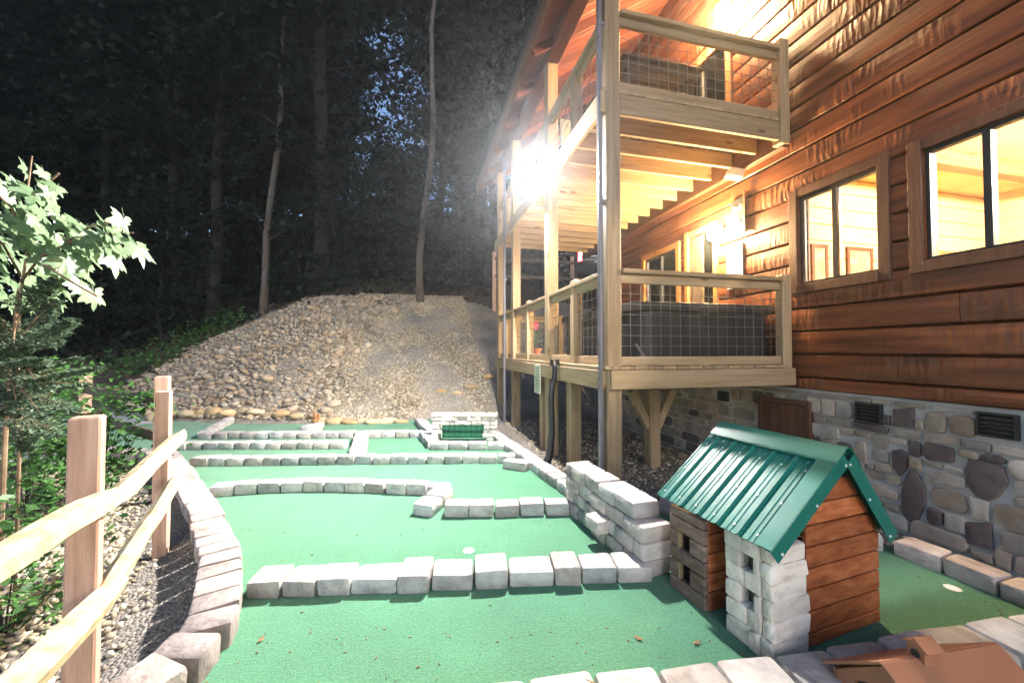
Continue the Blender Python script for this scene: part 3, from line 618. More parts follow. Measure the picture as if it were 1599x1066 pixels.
upp = thing('upper_deck', 'upper balcony deck with exposed joists and wire mesh railing', 'deck', (DX, DY0, 3.4))
MB().box(DX + P + .002, WX - 0.03, DY0 - 0.03, DY0 + 0.012, 3.40, 3.585).build('rim_beam', PINE['x'], upp, bevel=0.006)
MB().box(DX - 0.115, DX - 0.072, DY0 - 0.03, DY1 + .05, 3.40, 3.60).build('rim_beam', PINE['y'], upp, bevel=0.006)
for y in np.arange(DY0 + 0.3, DY1, 0.33):
    MB().box(DX - 0.07, WX - 0.1, y - 0.019, y + 0.019, 3.42, 3.585).build('joist', PINE['x'], upp, bevel=0.003)
x = DX - 0.1
while x < WX - 0.12:
    MB().box(x, x + 0.137, DY0 - 0.03, DY1 + .05, 3.588, 3.615).build('deck_board', PINE['y'], upp); x += 0.141
MB().box(WX - 0.10, WX - 0.022, DY0 - .02, DY1, 3.34, 3.58).build('ledger', BROWNT['y'], upp, bevel=0.006)
UT, UB = 4.34, 3.62
ul = rail_run(upp, (DX + P, DY0), (WX - 0.15, DY0), UT, UB, [], 'x')
MB().box(WX - 0.15, WX - 0.04, DY0 - 0.055, DY0 + 0.055, 3.36, 4.42).build('rail_post', PINE['z'], ul, bevel=0.008)
for a, b in zip(TALL[:-1], TALL[1:]):
    rail_run(upp, (DX, a + P), (DX, b - P), UT, UB, [{3.12: 0.75, 4.70: 1.0, 6.58: 0.6}[a] - P], 'y')

# downspouts and drain pipe
def spout(x, y, z0, z1, label):
    m = MB().box(x - 0.02, x + 0.02, y - 0.025, y + 0.025, z0, z1)
    t = thing('downspout', label, 'downspout', (x, y, z0), 0, 'grey downspouts on the deck posts')
    m.build('pipe', M_SPOUT, t, bevel=0.008)
    for z in (1.0, 2.6, 4.2): MB().box(x - 0.023, x + 0.05, y - 0.028, y + 0.028, z, z + 0.03).build('strap', M_SPOUT, t)
spout(1.552, 3.1, 0.0, 4.9, 'grey downspout strapped to the front corner post of the deck')
spout(1.535, 6.95, 0.0, 4.9, 'grey downspout on the far half of the deck, behind the lamp')
t = thing('drain_pipe', 'black drain pipe with forked top hanging down beside the deck', 'pipe', (1.5, 4.1, 0))
MB().tube([(1.50, 4.14, 1.16), (1.50, 4.14, 1.05), (1.49, 4.13, 0.98), (1.45, 4.10, 0.88), (1.44, 4.10, 0.75), (1.45, 4.1, 0.4), (1.42, 4.1, 0.12), (1.36, 4.1, 0.0)], [0.028, 0.028, 0.03, 0.032, 0.034, 0.038, 0.045, 0.05], 12).build('pipe', M_BLACK, t, smooth=True)
for s in (-1, 1): MB().box(1.50 + s * 0.035 - .018, 1.50 + s * 0.035 + .018, 4.12, 4.17, 1.13, 1.20).build('fork', M_BLACK, t, bevel=0.004)

# ------------------------------------------------------------------ hot tub
tub = thing('hot_tub', 'dark grey covered hot tub standing on the lower deck', 'hot tub', (2.75, 4.3, 1.16))
def rsq(x0, x1, y0, y1, r, n=7):
    o = []
    for cx, cy_, a0 in ((x1 - r, y1 - r, 0), (x0 + r, y1 - r, 90), (x0 + r, y0 + r, 180), (x1 - r, y0 + r, 270)):
        for k in range(n): a = R(a0 + 90 * k / (n - 1)); o.append((cx + r * math.cos(a), cy_ + r * math.sin(a)))
    return o
tx0, tx1, ty0, ty1 = 1.96, 3.58, 3.2, 5.1
sh = MB().prism([(a, b, 1.165) for a, b in rsq(tx0, tx1, ty0, ty1, 0.22)], (0, 0, 0.47)).build('shell', M_TUB, tub, bevel=0.006)
for k in range(1, 4):
    xx = tx0 + 0.22 + (tx1 - tx0 - 0.44) * k / 4
    MB().box(xx - 0.004, xx + 0.004, ty0 - 0.006, ty0 + .01, 1.18, 1.62).build('panel_rib', M_TUB, sh)
MB().prism([(a, b, 1.637) for a, b in rsq(tx0 - 0.02, tx1 + 0.01, ty0 - 0.02, ty1 + 0.02, 0.24)], (0, 0, 0.035)).build('lip', M_BLACK, tub, bevel=0.008)
MB().prism([(a, b, 1.674) for a, b in rsq(tx0 - 0.03, tx1 + 0.02, ty0 - 0.03, (ty0 + ty1) / 2 - .01, 0.1)], (0, 0, 0.085)).build('cover', M_LID, tub, bevel=0.02, seg=2)
MB().prism([(a, b, 1.674) for a, b in rsq(tx0 - 0.03, tx1 + 0.02, (ty0 + ty1) / 2 + .01, ty1 + .03, 0.1)], (0, 0, 0.085)).build('cover', M_LID, tub, bevel=0.02, seg=2)
MB().tube([(2.12, 3.22, 1.17), (2.02, 3.24, 1.3), (1.99, 3.25, 1.36)], 0.012).build('cover_lifter', M_SPOUT, tub)

# ------------------------------------------------------------------ lamps
M_FLOOD = emit('flood_lens', (1.0, 0.97, 0.93), 12000)
FL = Vector((1.53, 4.50, 3.53))
t = thing('flood_light', 'blazing white twin floodlight on the middle deck post', 'lamp', FL)
MB().box(FL.x - 0.03, FL.x + 0.06, FL.y - 0.06, FL.y + 0.06, FL.z - 0.05, FL.z + 0.05).build('mount', M_WHITE, t, bevel=0.008)
for dr_ in (Vector((-0.68, -0.68, -0.40)), Vector((-0.75, 0.25, -0.70))):
    d_ = dr_.normalized(); c_ = FL + Vector((-0.03, 0, -0.01)) + d_ * 0.05
    h = MB().lathe(c_, [(0.025, 0.0), (0.035, 0.03), (0.066, 0.07), (0.072, 0.125), (0.069, 0.125), (0.064, 0.085), (0.02, 0.08)], 20, d_).build('lamp_head', M_WHITE, t, smooth=True)
    MB().lathe(c_ + d_ * 0.088, [(0.062, 0.0), (0.05, 0.008), (0.02, 0.011)], 20, d_).build('lens', M_FLOOD, h, smooth=True)
M_SCON = emit('sconce_glass', (1.0, 0.72, 0.36), 2000); M_SCON2 = emit('upper_sconce_glass', (1.0, 0.74, 0.38), 2600)
def sconce(y, z, label, mat):
    t = thing('wall_lamp', label, 'lamp', (WX - 0.02, y, z - 0.1), 0, 'warm lamps on the cabin wall')
    MB().box(WX - 0.035, WX - 0.012, y - 0.05, y + 0.05, z - 0.02, z + 0.15).build('backplate', M_DKMETAL, t, bevel=0.004)
    MB().tube([(WX - 0.03, y, z + 0.1), (WX - 0.13, y, z + 0.13), (WX - 0.14, y, z + 0.085)], 0.012).build('arm', M_DKMETAL, t)
    MB().lathe((WX - 0.14, y, z), [(0.02, -0.07), (0.052, -0.05), (0.062, 0.0), (0.05, 0.05), (0.025, 0.075)], 14).build('glass_shade', mat, t, smooth=True)
sconce(3.97, 2.72, 'warm glowing wall lamp beside the lower deck door', M_SCON)
sconce(3.80, 5.36, 'warm glowing wall lamp above the balcony', M_SCON2)
# unlit white fixture under the balcony
t = thing('security_light', 'unlit white security light under the end of the balcony', 'lamp', (WX - 0.1, 3.62, 3.27))
MB().obox((WX - 0.16, 3.60, 3.30), Vector((0.075, -0.03, -0.02)), Vector((0.02, 0.05, 0)), Vector((0.015, -0.01, 0.045))).build('housing', M_WHITE, t, bevel=0.008)
MB().obox((WX - 0.235, 3.565, 3.275), Vector((0.012, -0.005, -0.004)), Vector((0.018, 0.046, 0)), Vector((0.014, -0.009, 0.042))).build('bezel', M_WHITE, t, bevel=0.004)
MB().tube([(WX - 0.1, 3.62, 3.31), (WX - 0.1, 3.63, 3.36)], 0.02).build('mount', M_WHITE, t)
exec_later = []

# ------------------------------------------------------------------ signs
M_PAPER = plain('white_sign', (0.74, 0.73, 0.70), 0.5)
M_INK = plain('dark_print', (0.08, 0.08, 0.09), 0.6)
t = thing('rules_sign', 'white rules sign with dark header on the log wall above the hot tub', 'sign', (WX - 0.03, 3.76, 2.03))
MB().box(WX - 0.03, WX - 0.016, 3.645, 3.875, 2.03, 2.55).build('board', M_PAPER, t, bevel=0.002)
MB().box(WX - 0.033, WX - 0.0305, 3.655, 3.865, 2.455, 2.54).build('header', plain('sign_header', (0.16, 0.16, 0.18), 0.5), t)
m = MB()
for i in range(11):
    y = 3.85 - i * 0.0165; m.box(WX - 0.0355, WX - 0.0335, y - 0.010, y, 2.478, 2.518)
m.build('heading_letters', M_PAPER, t)
m = MB()
for r_ in range(11):
    z = 2.425 - r_ * 0.034; y = 3.86
    while y > 3.67:
        w = random.uniform(0.012, 0.035); m.box(WX - 0.0325, WX - 0.0305, max(y - w, 3.66), y, z, z + 0.011); y -= w + 0.008
m.build('lines_of_print', M_INK, t)
t = thing('metal_sign', 'small dark framed metal sign with pale cut-out figures beside the wall lamp', 'sign', (WX - 0.03, 3.7, 2.62))
m = MB(); ya, yb, za, zb = 3.60, 3.79, 2.66, 3.06
m.box(WX - 0.035, WX - 0.016, ya, yb, za, zb).build('plate', M_DKMETAL, t, bevel=0.002)
m = MB(); m.box(WX - 0.05, WX - 0.036, ya - 0.018, ya + 0.004, za - 0.02, zb + 0.06).build('side_bar', BROWNT['z'], t)
m = MB()
for i, (dy, w, h) in enumerate(((0.02, 0.03, 0.075), (0.062, 0.012, 0.06), (0.085, 0.03, 0.05), (0.125, 0.02, 0.07), (0.155, 0.012, 0.055))):
    m.box(WX - 0.041, WX - 0.0355, yb - dy - w, yb - dy, zb - 0.14, zb - 0.14 + h)
m.prism([(WX - 0.041, ya + 0.03, za + 0.10), (WX - 0.041, ya + 0.10, za + 0.05), (WX - 0.041, ya + 0.13, za + 0.08), (WX - 0.041, ya + 0.08, za + 0.17)], (0.005, 0, 0)).build('cutout', plain('brushed_steel', (0.55, 0.53, 0.5), 0.3, 0.8), t)
t = thing('notice_board', 'pale weathered notice nailed below the deck rim beside the drain pipe', 'sign', (1.535, 4.85, 0.7))
MB().box(1.525, 1.54, 4.77, 5.02, 0.73, 1.11).build('board', pm('faded_notice', [(0.3, (0.36, 0.38, 0.27)), (0.7, (0.46, 0.48, 0.36))], scale=6, rough=0.8), t, bevel=0.002)
m = MB()
for r_ in range(8):
    z = 1.07 - r_ * 0.04; m.box(1.5225, 1.5245, 4.80 + random.uniform(0, .03), 4.99 - random.uniform(0, .06), z - 0.012, z)
m.build('lines_of_print', plain('faded_print', (0.2, 0.22, 0.15), 0.8), t)

# ------------------------------------------------------------------ paver blocks
def block_mesh(L, D, H, seed, bev=0.018):
    rd = random.Random(seed); bm = bmesh.new(); bmesh.ops.create_cube(bm, size=1.0)
    for v in bm.verts: v.co = Vector((v.co.x * L + rd.uniform(-.006, .006), v.co.y * D + rd.uniform(-.006, .006), (v.co.z + 0.5) * H + (rd.uniform(-.005, .005) if v.co.z > 0 else 0)))
    bmesh.ops.bevel(bm, geom=list(bm.edges), offset=bev, segments=2, affect='EDGES', profile=0.55)
    for v in bm.verts: v.co += Vector((mnoise.noise(v.co * 18 + Vector((seed, 0, 0))), mnoise.noise(v.co * 18 + Vector((0, seed, 0))), mnoise.noise(v.co * 18 + Vector((0, 0, seed))))) * 0.004
    me = bpy.data.meshes.new('paver_block'); bm.to_mesh(me); bm.free(); me.shade_smooth()
    try: me.set_sharp_from_angle(angle=R(40))
    except Exception: pass
    return me
BM_G = [block_mesh(0.2, 0.14, 0.1, i) for i in range(6)]
BM_T = [block_mesh(0.17, 0.2, 0.1, i + 20) for i in range(6)]
for me in BM_G: me.materials.append(M_BLOCK)
for me in BM_T: me.materials.append(M_BLOCKT)
def put(root, me, loc, rz, sc=(1, 1, 1), name='block', rx=0.0, ry=0.0):
    o = bpy.data.objects.new(name, me); COL.objects.link(o); o.parent = root
    o.location = Vector(loc) - org(root); o.rotation_euler = (rx, ry, rz); o.scale = sc; return o
def kerb(label, pts, L=0.2, D=0.14, H=0.1, meshes=None, name='stone_kerb', z=0.0, jit=1.0, hfun=None, cat='kerb'):
    pts = [Vector((p[0], p[1], 0)) for p in pts]
    t = thing(name, label, cat, (pts[0].x, pts[0].y, z))
    meshes = meshes or BM_G
    bl = 0.2 if meshes is BM_G else 0.17; bd = 0.14 if meshes is BM_G else 0.2
    tot = sum((b - a).length for a, b in zip(pts[:-1], pts[1:])); n = max(1, round(tot / L)); step = tot / n
    def at(s):
        for a, b in zip(pts[:-1], pts[1:]):
            l = (b - a).length
            if s <= l + 1e-6: return a + (b - a) * (s / l)
            s -= l
        return pts[-1]
    for i in range(n):
        a, b = at(i * step), at((i + 1) * step); c = (a + b) / 2; ang = math.atan2(b.y - a.y, b.x - a.x)
        hh = H * (hfun(i / max(1, n - 1)) if hfun else 1.0)
        put(t, random.choice(meshes), (c.x + random.uniform(-.006, .006) * jit, c.y + random.uniform(-.008, .008) * jit, z - 0.004), ang + random.uniform(-.035, .035) * jit + (math.pi if random.random() < .5 else 0),
            ((b - a).length / bl * 0.945, D / bd, hh / 0.1 * random.uniform(0.96, 1.05)))
    return t
def gl(*uv): return [gp(u, v)[:2] for u, v in uv]
def shift(pts, d):        # offset a polyline sideways (to its left) by d
    out = []
    for i, p in enumerate(pts):
        a = Vector(pts[max(0, i - 1)]); b = Vector(pts[min(len(pts) - 1, i + 1)]); t = (b - a).normalized()
        out.append((p[0] - t.y * d, p[1] + t.x * d))
    return out
A = [(-1.02, 1.45)] + gl((337, 1051), (372, 995), (383, 957), (386, 925), (384, 895), (378, 865), (366, 835), (352, 805), (335, 778), (318, 753), (300, 731), (284, 713), (272, 702))
kerb('curved tan paver border along the left side of the putting course', shift([tuple(p) for p in A], 0.10), L=0.165, D=0.2, H=0.13, meshes=BM_T, z=-0.03, hfun=lambda f: 1.2 - 0.4 * min(1, f * 2.2))
kerb('short paver border turning off left behind the fence posts', [(-2.93, 5.47), (-3.4, 5.72), (-4.05, 5.95), (-4.75, 6.2)], L=0.2, D=0.17, H=0.12, meshes=BM_T, z=-0.03)
# front row with a few raised blocks
B0, B1 = gp(388, 930), gp(985, 898)
tB = kerb('near row of chunky pale pavers across the front putting lane', [], D=0.15) if False else None
tB = thing('stone_kerb', 'near row of chunky pale pavers across the front putting lane', 'kerb', (B0.x, B0.y, 0))
bpx = [(388, 441, 0), (444, 496, 0), (497, 549, .004), (550, 621, -.012), (622, 672, .02), (673, 738, -.008), (740, 792, .018), (794, 862, -.004), (864, 905, .02), (907, 960, 0.0), (962, 1016, .004)]
for i, (ua, ub, dz) in enumerate(bpx):
    va = 930 - (ua - 388) * 0.045; vb = 930 - (ub - 388) * 0.045
    a, b = gp(ua, va), gp(ub, vb); c = (a + b) / 2 + Vector((S_, C_, 0)) * 0.08; ang = math.atan2(b.y - a.y, b.x - a.x)
    put(tB, BM_G[i % 6], (c.x, c.y, -0.004), ang + random.uniform(-.04, .04), ((b - a).length / 0.2 * 0.99, (0.17 + (0.02 if dz > .01 else 0)) / 0.14, 0.92 + dz * 8))
kerb('gently bowed paver row crossing the left half of the second lane', shift(gl((330, 775), (400, 769), (480, 766), (560, 767), (645, 771), (700, 774)), 0.07), D=0.13)
kerb('slanting paver stub joining the bowed row to the short straight row', shift(gl((662, 803), (696, 774)), 0.0), D=0.17, L=0.19)
kerb('short straight paver row ending at the stacked block wall', shift(gl((693, 806), (890, 802)), 0.07), D=0.14)
kerb('long straight paver row across the middle of the course', shift(gl((298, 727), (805, 722)), 0.07), D=0.14)
kerb('single loose paver lying at the right end of the long middle row', gl((788, 727), (826, 732)), D=0.16, name='loose_paver', cat='paver')
kerb('paver row across the left half of the third lane', shift(gl((268, 702), (540, 700)), 0.07), D=0.14)
kerb('pale paver stub linking the third-lane row to the long middle row', shift(gl((552, 716), (560, 684)), -0.06), D=0.19, L=0.22)
kerb('far paver row along the last putting lane', shift(gl((312, 685), (662, 683)), 0.07), D=0.14)
kerb('paver arm slanting back from the left end of the far row', shift(gl((308, 684), (352, 660)), -0.09), D=0.15)
kerb('short paver arm at the right end of the far row', shift(gl((668, 680), (650, 660)), -0.07), D=0.17)
kerb('paver row in front of the little stone arch', shift(gl((672, 702), (790, 702)), 0.07), D=0.14, L=0.24)
kerb('paver arm left of the little stone arch', shift(gl((672, 700), (657, 682)), -0.06), D=0.16)
I_ = [(1.36, 3.25), (1.29, 3.8), (1.21, 4.5), (1.14, 5.1), (1.08, 5.75)]
kerb('narrow paver border running beside the deck posts', I_, D=0.17, L=0.2)
# border of the lane that holds the model house
kerb('paver border along the cabin foundation on the right', [(3.08, 0.7), (3.06, 1.3), (3.02, 1.86)], D=0.16, L=0.22, meshes=BM_T)
kerb('paver row behind the model house', [(2.98, 1.93), (2.62, 2.22), (2.2, 2.55), (1.75, 2.92)], D=0.16, L=0.21)
# bottom row
K = [(-0.82, 1.46), (-0.35, 1.37), (0.11, 1.305), (0.55, 1.255), (0.875, 1.21), (1.25, 1.17), (1.62, 1.14), (2.1, 1.115), (2.73, 1.08), (3.05, 1.07)]
kerb('nearest row of large pavers along the bottom edge of the course', K, D=0.2, L=0.25, H=0.115)
# stacked block wall
wl = thing('block_wall', 'low wall of stacked grey blocks, four courses high, beside the model house', 'wall', (1.28, 2.4, 0))
wa, wb = Vector((1.34, 1.98, 0)), Vector((1.27, 2.98, 0)); wd = (wb - wa).normalized(); ang = math.atan2(wd.y, wd.x)
for k in range(4):
    ed = [0, .2, .4, .6, .8, 1.0] if k % 2 == 0 else [0, .1, .3, .5, .7, .9, 1.0]
    if k == 3: ed = [0.05, .1, .3, .5, .7, .9, 1.0][1:]
    for i in range(len(ed) - 1):
        c = wa + wd * ((ed[i] + ed[i + 1]) / 2); dn = Vector((-wd.y, wd.x, 0)) * random.uniform(-.006, .006)
        put(wl, BM_G[(i + k) % 6], (c.x + dn.x, c.y + dn.y, 0.098 * k - 0.003), ang + random.uniform(-.02, .02), ((ed[i + 1] - ed[i]) / 0.2 * 0.985, 0.2 / 0.14, 0.98))
c = wa + wd * 0.42 + Vector((-0.13, 0, 0)); put(wl, BM_G[2], (c.x, c.y, 0.098), ang + 0.03, (0.8, 0.9, 0.9))

# ------------------------------------------------------------------ little stone arch
ar = thing('stone_arch', 'little stacked-stone arch with a green screened opening at the far right', 'arch', (0.65, 5.55, 0))
a0, a1 = Vector((0.155, 5.60, 0)), Vector((1.08, 5.37, 0)); ad_ = (a1 - a0).normalized(); an = Vector((-ad_.y, ad_.x, 0)); AL = (a1 - a0).length; aang = math.atan2(ad_.y, ad_.x)
SM = [block_mesh(0.12, 0.1, 0.06, 60 + i, 0.012) for i in range(6)]
for me in SM: me.materials.append(M_CHALK)
z = 0.0
for k in range(7):
    h = [0.062, 0.055, 0.066, 0.058, 0.06, 0.055, 0.05][k]; s = random.uniform(0, 0.02)
    while s < AL - 0.03:
        L = min(random.uniform(0.07, 0.16), AL - s); mid = s + L / 2
        if not (k < 4 and 0.135 < mid < AL - 0.16):
            if k < 4: L = min(L, 0.15)
            c = a0 + ad_ * mid + an * (0.06 + random.uniform(-.012, .012))
            put(ar, random.choice(SM), (c.x, c.y, z), aang + random.uniform(-.05, .05), (L / 0.12 * .97, 1.15, h / 0.06 * 0.98), 'stone')
        s += L
    z += h
hgt = 0.24
c = a0 + ad_ * (AL / 2) + an * 0.30
M_SCR = pm('green_screen', [(0.3, (0.02, 0.13, 0.075)), (0.7, (0.035, 0.19, 0.11))], scale=30, rough=0.7, bump=0.3)
MB().obox((c.x, c.y, 0.13), ad_ * (AL / 2 - 0.12), an * 0.008, (0, 0, 0.13)).build('screen', M_SCR, ar)
m = MB()
for i in range(9):
    q = a0 + ad_ * (0.15 + (AL - 0.30) * i / 8) + an * 0.285; m.obox((q.x, q.y, 0.125), ad_ * 0.004, an * 0.004, (0, 0, 0.12))
for zz in (0.02, 0.11, 0.22): q = a0 + ad_ * (AL / 2) + an * 0.284; m.obox((q.x, q.y, zz), ad_ * (AL / 2 - 0.14), an * 0.004, (0, 0, 0.004))
m.build('mesh_gate', plain('green_wire', (0.01, 0.05, 0.03), 0.5), ar)
for s in (0.10, AL - 0.12):
    q = a0 + ad_ * s + an * 0.2; MB().obox((q.x, q.y, 0.12), ad_ * 0.02, an * 0.11, (0, 0, 0.12)).build('side_wall', M_CHALK, ar)

# ------------------------------------------------------------------ figurine on its block
q = gp(479, 678); b0 = q + Vector((S_, C_, 0)) * 0.2
t = thing('pedestal_block', 'single pale paver set crosswise in the far lane under the figurine', 'paver', (b0.x, b0.y, 0))
put(t, BM_G[1], (b0.x, b0.y, -0.004), -TH + math.pi / 2, (1.7, 1.5, 1.35))
fx, fy = b0.x + 0.02, b0.y + 0.1
bpy.context.view_layer.update()
def skin(name, verts, edges, radii, mat, parent, loc, subs=2, rot=0.0):
    me = bpy.data.meshes.new(name); me.from_pydata(verts, edges, []); o = bpy.data.objects.new(name, me); COL.objects.link(o)
    o.modifiers.new('Skin', 'SKIN'); ss = o.modifiers.new('Sub', 'SUBSURF'); ss.levels = subs; ss.render_levels = subs
    for i, r in enumerate(radii):
        sv = me.skin_vertices[0].data[i]; sv.radius = (r, r); sv.use_root = (i == 0)
    dg = bpy.context.evaluated_depsgraph_get(); e = o.evaluated_get(dg); m2 = bpy.data.meshes.new_from_object(e)
    bpy.data.objects.remove(o); m2.shade_smooth(); n = link(name, m2, mat, parent); n.location = Vector(loc) - org(parent); n.rotation_euler = (0, 0, rot); return n
fig = thing('squirrel_figurine', 'tiny brown animal figurine sitting on the crosswise paver', 'figurine', (fx, fy, 0.13))
skin('body', [(0, 0, 0.05), (0, -0.005, 0.10), (0, -0.012, 0.135), (0, -0.02, 0.165), (0, -0.05, 0.158), (0.02, -0.015, 0.195), (-0.02, -0.015, 0.195), (0.03, -0.03, 0.02), (-0.03, -0.03, 0.02), (0.035, -0.045, 0.105), (-0.035, -0.045, 0.105), (0.0, 0.05, 0.03), (0.0, 0.085, 0.09), (0, 0.075, 0.15)],
     [(0, 1), (1, 2), (2, 3), (3, 4), (3, 5), (3, 6), (0, 7), (0, 8), (1, 9), (1, 10), (0, 11), (11, 12), (12, 13)], [0.04, 0.034, 0.02, 0.028, 0.01, 0.006, 0.006, 0.016, 0.016, 0.009, 0.009, 0.02, 0.026, 0.016],
     pm('figurine_brown', [(0.3, (0.14, 0.06, 0.025)), (0.7, (0.3, 0.15, 0.06))], scale=20, rough=0.6), fig, (fx, fy, 0.125), rot=-0.4)

# ------------------------------------------------------------------ cups
M_CUP = plain('cup_white', (0.82, 0.82, 0.80), 0.35)
for (u, v), lb in (((733, 856), 'white golf cup sunk in the middle green'), ((1478, 913), 'white golf cup sunk in the green right of the model house')):
    c = gp(u, v); t = thing('golf_cup', lb, 'golf cup', (c.x, c.y, 0), 0, 'golf cups in the greens')
    m = MB(); n = 24
    for r_, z in ((0.036, 0.004), (0.032, 0.006), (0.028, 0.006), (0.026, 0.0045)):
        for k in range(n): m.v.append((c.x + r_ * math.cos(2 * math.pi * k / n), c.y + r_ * math.sin(2 * math.pi * k / n), z))
    for i in range(3):
        for k in range(n): m.f.append((i * n + k, i * n + (k + 1) % n, (i + 1) * n + (k + 1) % n, (i + 1) * n + k))
    m.build('rim', M_CUP, t, smooth=True)
    MB().lathe((c.x, c.y, 0.002), [(0.027, 0.0), (0.027, 0.0025)], 24).build('liner', M_CUP, t)

# ------------------------------------------------------------------ model house (local coords: p right, q away)
HR = R(6)
hs_ = thing('model_house', 'model log house with green metal roof and pale stone tower beside the block wall', 'model house', (1.87, 1.375, 0), HR, local=True)
AP, LE, RE = (0.0, 0.845), (-0.475, 0.475), (0.325, 0.425)
HL = 0.60
def roofz(p): return AP[1] + (LE[1] - AP[1]) * p / LE[0] if p < 0 else AP[1] + (RE[1] - AP[1]) * p / RE[0]
def plank_poly(pa, pb, z0, z1, q0, q1, mat, parent, axis='q'):
    pass
gw = MB().box(-0.20, 0.272, 0.02, 0.05, 0.0, 0.40).build('core', M_DKMETAL, hs_)
zc = [0, 0.062, 0.155, 0.248, 0.341, 0.434, 0.527, 0.62, 0.72]
for i in range(len(zc) - 1):
    z0, z1 = zc[i] + 0.004, zc[i + 1] - 0.004
    def lim(z): # horizontal extent under the roof
        zz = z + 0.028
        l = -0.215 if zz < roofz(-0.215) else LE[0] * (AP[1] - zz) / (AP[1] - LE[1])
        r = 0.29 if zz < roofz(0.29) else RE[0] * (AP[1] - zz) / (AP[1] - RE[1])
        return l, r
    l0, r0 = lim(z0); l1, r1 = lim(z1)
    if r1 - l1 < 0.02: l1, r1 = (l1 + r1) / 2 - 0.01, (l1 + r1) / 2 + 0.01
    MB().prism([(l0, 0, z0), (r0, 0, z0), (r1, 0, z1), (l1, 0, z1)], (0, 0.024, 0)).build('plank', M_HPL, hs_, bevel=0.004)
    if z1 < 0.44:
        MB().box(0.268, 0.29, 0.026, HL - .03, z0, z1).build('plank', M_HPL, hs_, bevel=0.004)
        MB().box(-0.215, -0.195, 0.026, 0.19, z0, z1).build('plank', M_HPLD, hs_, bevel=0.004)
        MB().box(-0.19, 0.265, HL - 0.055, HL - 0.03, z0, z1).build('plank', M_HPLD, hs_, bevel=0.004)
# wing with two windows, then the stone tower with two windows
def punched(q0, q1, pface, zbreaks, win, mk):
    """courses on a face p=pface running q0..q1; win = (qa,qb,[(za,zb)...])"""
    for i in range(len(zbreaks) - 1):
        z0, z1 = zbreaks[i], zbreaks[i + 1]; zm = (z0 + z1) / 2
        hit = any(a < zm < b for a, b in win[2])
        if hit: mk(q0, win[0], z0, z1); mk(win[1], q1, z0, z1)
        else: mk(q0, q1, z0, z1)
WQ0, WQ1, WP = 0.33, HL - 0.03, -0.455
zb = [0.0, 0.075, 0.165, 0.24, 0.325, 0.40, 0.47]
def mkw(a, b, z0, z1):
    zt = min(z1, 0.45)
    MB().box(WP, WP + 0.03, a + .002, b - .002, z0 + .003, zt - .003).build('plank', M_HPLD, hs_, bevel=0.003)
punched(WQ0, WQ1, WP, zb, (WQ0 + 0.10, WQ0 + 0.165, [(0.08, 0.16), (0.245, 0.32)]), mkw)
for i in range(5):
    z0, z1 = i * 0.095, i * 0.095 + 0.09
    MB().box(WP + 0.031, -0.10, WQ0, WQ0 + 0.025, z0, min(z1, 0.45)).build('plank', M_HPL, hs_, bevel=0.004)
    MB().box(WP + 0.031, -0.19, WQ1 - 0.025, WQ1, z0, min(z1, 0.45)).build('plank', M_HPLD, hs_, bevel=0.004)
for za, zb2 in ((0.085, 0.158), (0.25, 0.318)):
    MB().box(WP - 0.004, WP + 0.022, WQ0 + 0.163, WQ0 + 0.176, za - .006, zb2 + .006).build('window_trim', PINE['z'], hs_)
MB().box(WP + 0.09, WP + 0.1, WQ0 + .03, WQ1 - .03, 0.02, 0.42).build('inner_wall', M_DKMETAL, hs_)
TP0, TP1, TQ0, TQ1 = -0.445, -0.222, -0.012, 0.215
STN = [block_mesh(0.1, 0.1, 0.075, 90 + i, 0.009) for i in range(6)]
for me in STN: me.materials.append(M_CHALK)
def stn(p0, p1, q0, q1, z0, z1, r_=0.0):
    put(hs_, random.choice(STN), ((p0 + p1) / 2, (q0 + q1) / 2, z0), random.uniform(-r_, r_), ((p1 - p0) / 0.1 * .99, (q1 - q0) / 0.1 * .99, (z1 - z0) / 0.075 * .985), 'stone')
crs = [0, 0.085, 0.165, 0.245, 0.325, 0.40, 0.468]
for i in range(6):
    z0, z1 = crs[i], crs[i + 1]; j = random.uniform(-.008, .008); th_ = 0.055
    cut = TQ0 + random.uniform(0.07, 0.15)
    # front face stones
    stn(TP0 + j, TP1 + random.uniform(-.01, .012), TQ0 + random.uniform(-.008, .006), TQ0 + th_, z0, z1)
    # left face stones
    if i in (2, 4):
        stn(TP0 + j, TP0 + th_, TQ0 + th_ + .001, TQ0 + 0.085, z0, z1); stn(TP0 + j, TP0 + th_, TQ0 + 0.15, TQ1, z0, z1)
    else:
        stn(TP0 + random.uniform(-.012, .004), TP0 + th_, TQ0 + th_ + .001, (TQ0 + TQ1) / 2 + j * 3, z0, z1); stn(TP0 + random.uniform(-.012, .004), TP0 + th_, (TQ0 + TQ1) / 2 + j * 3 + .001, TQ1, z0, z1)
    stn(TP0 + th_ + .001, TP1, TQ1 - th_, TQ1, z0, z1)
MB().box(TP0 + 0.075, TP0 + 0.085, TQ0 + .06, TQ1 - .06, 0.02, 0.45).build('inner_wall', plain('tan_inner', (0.24, 0.2, 0.13), 0.8), hs_)
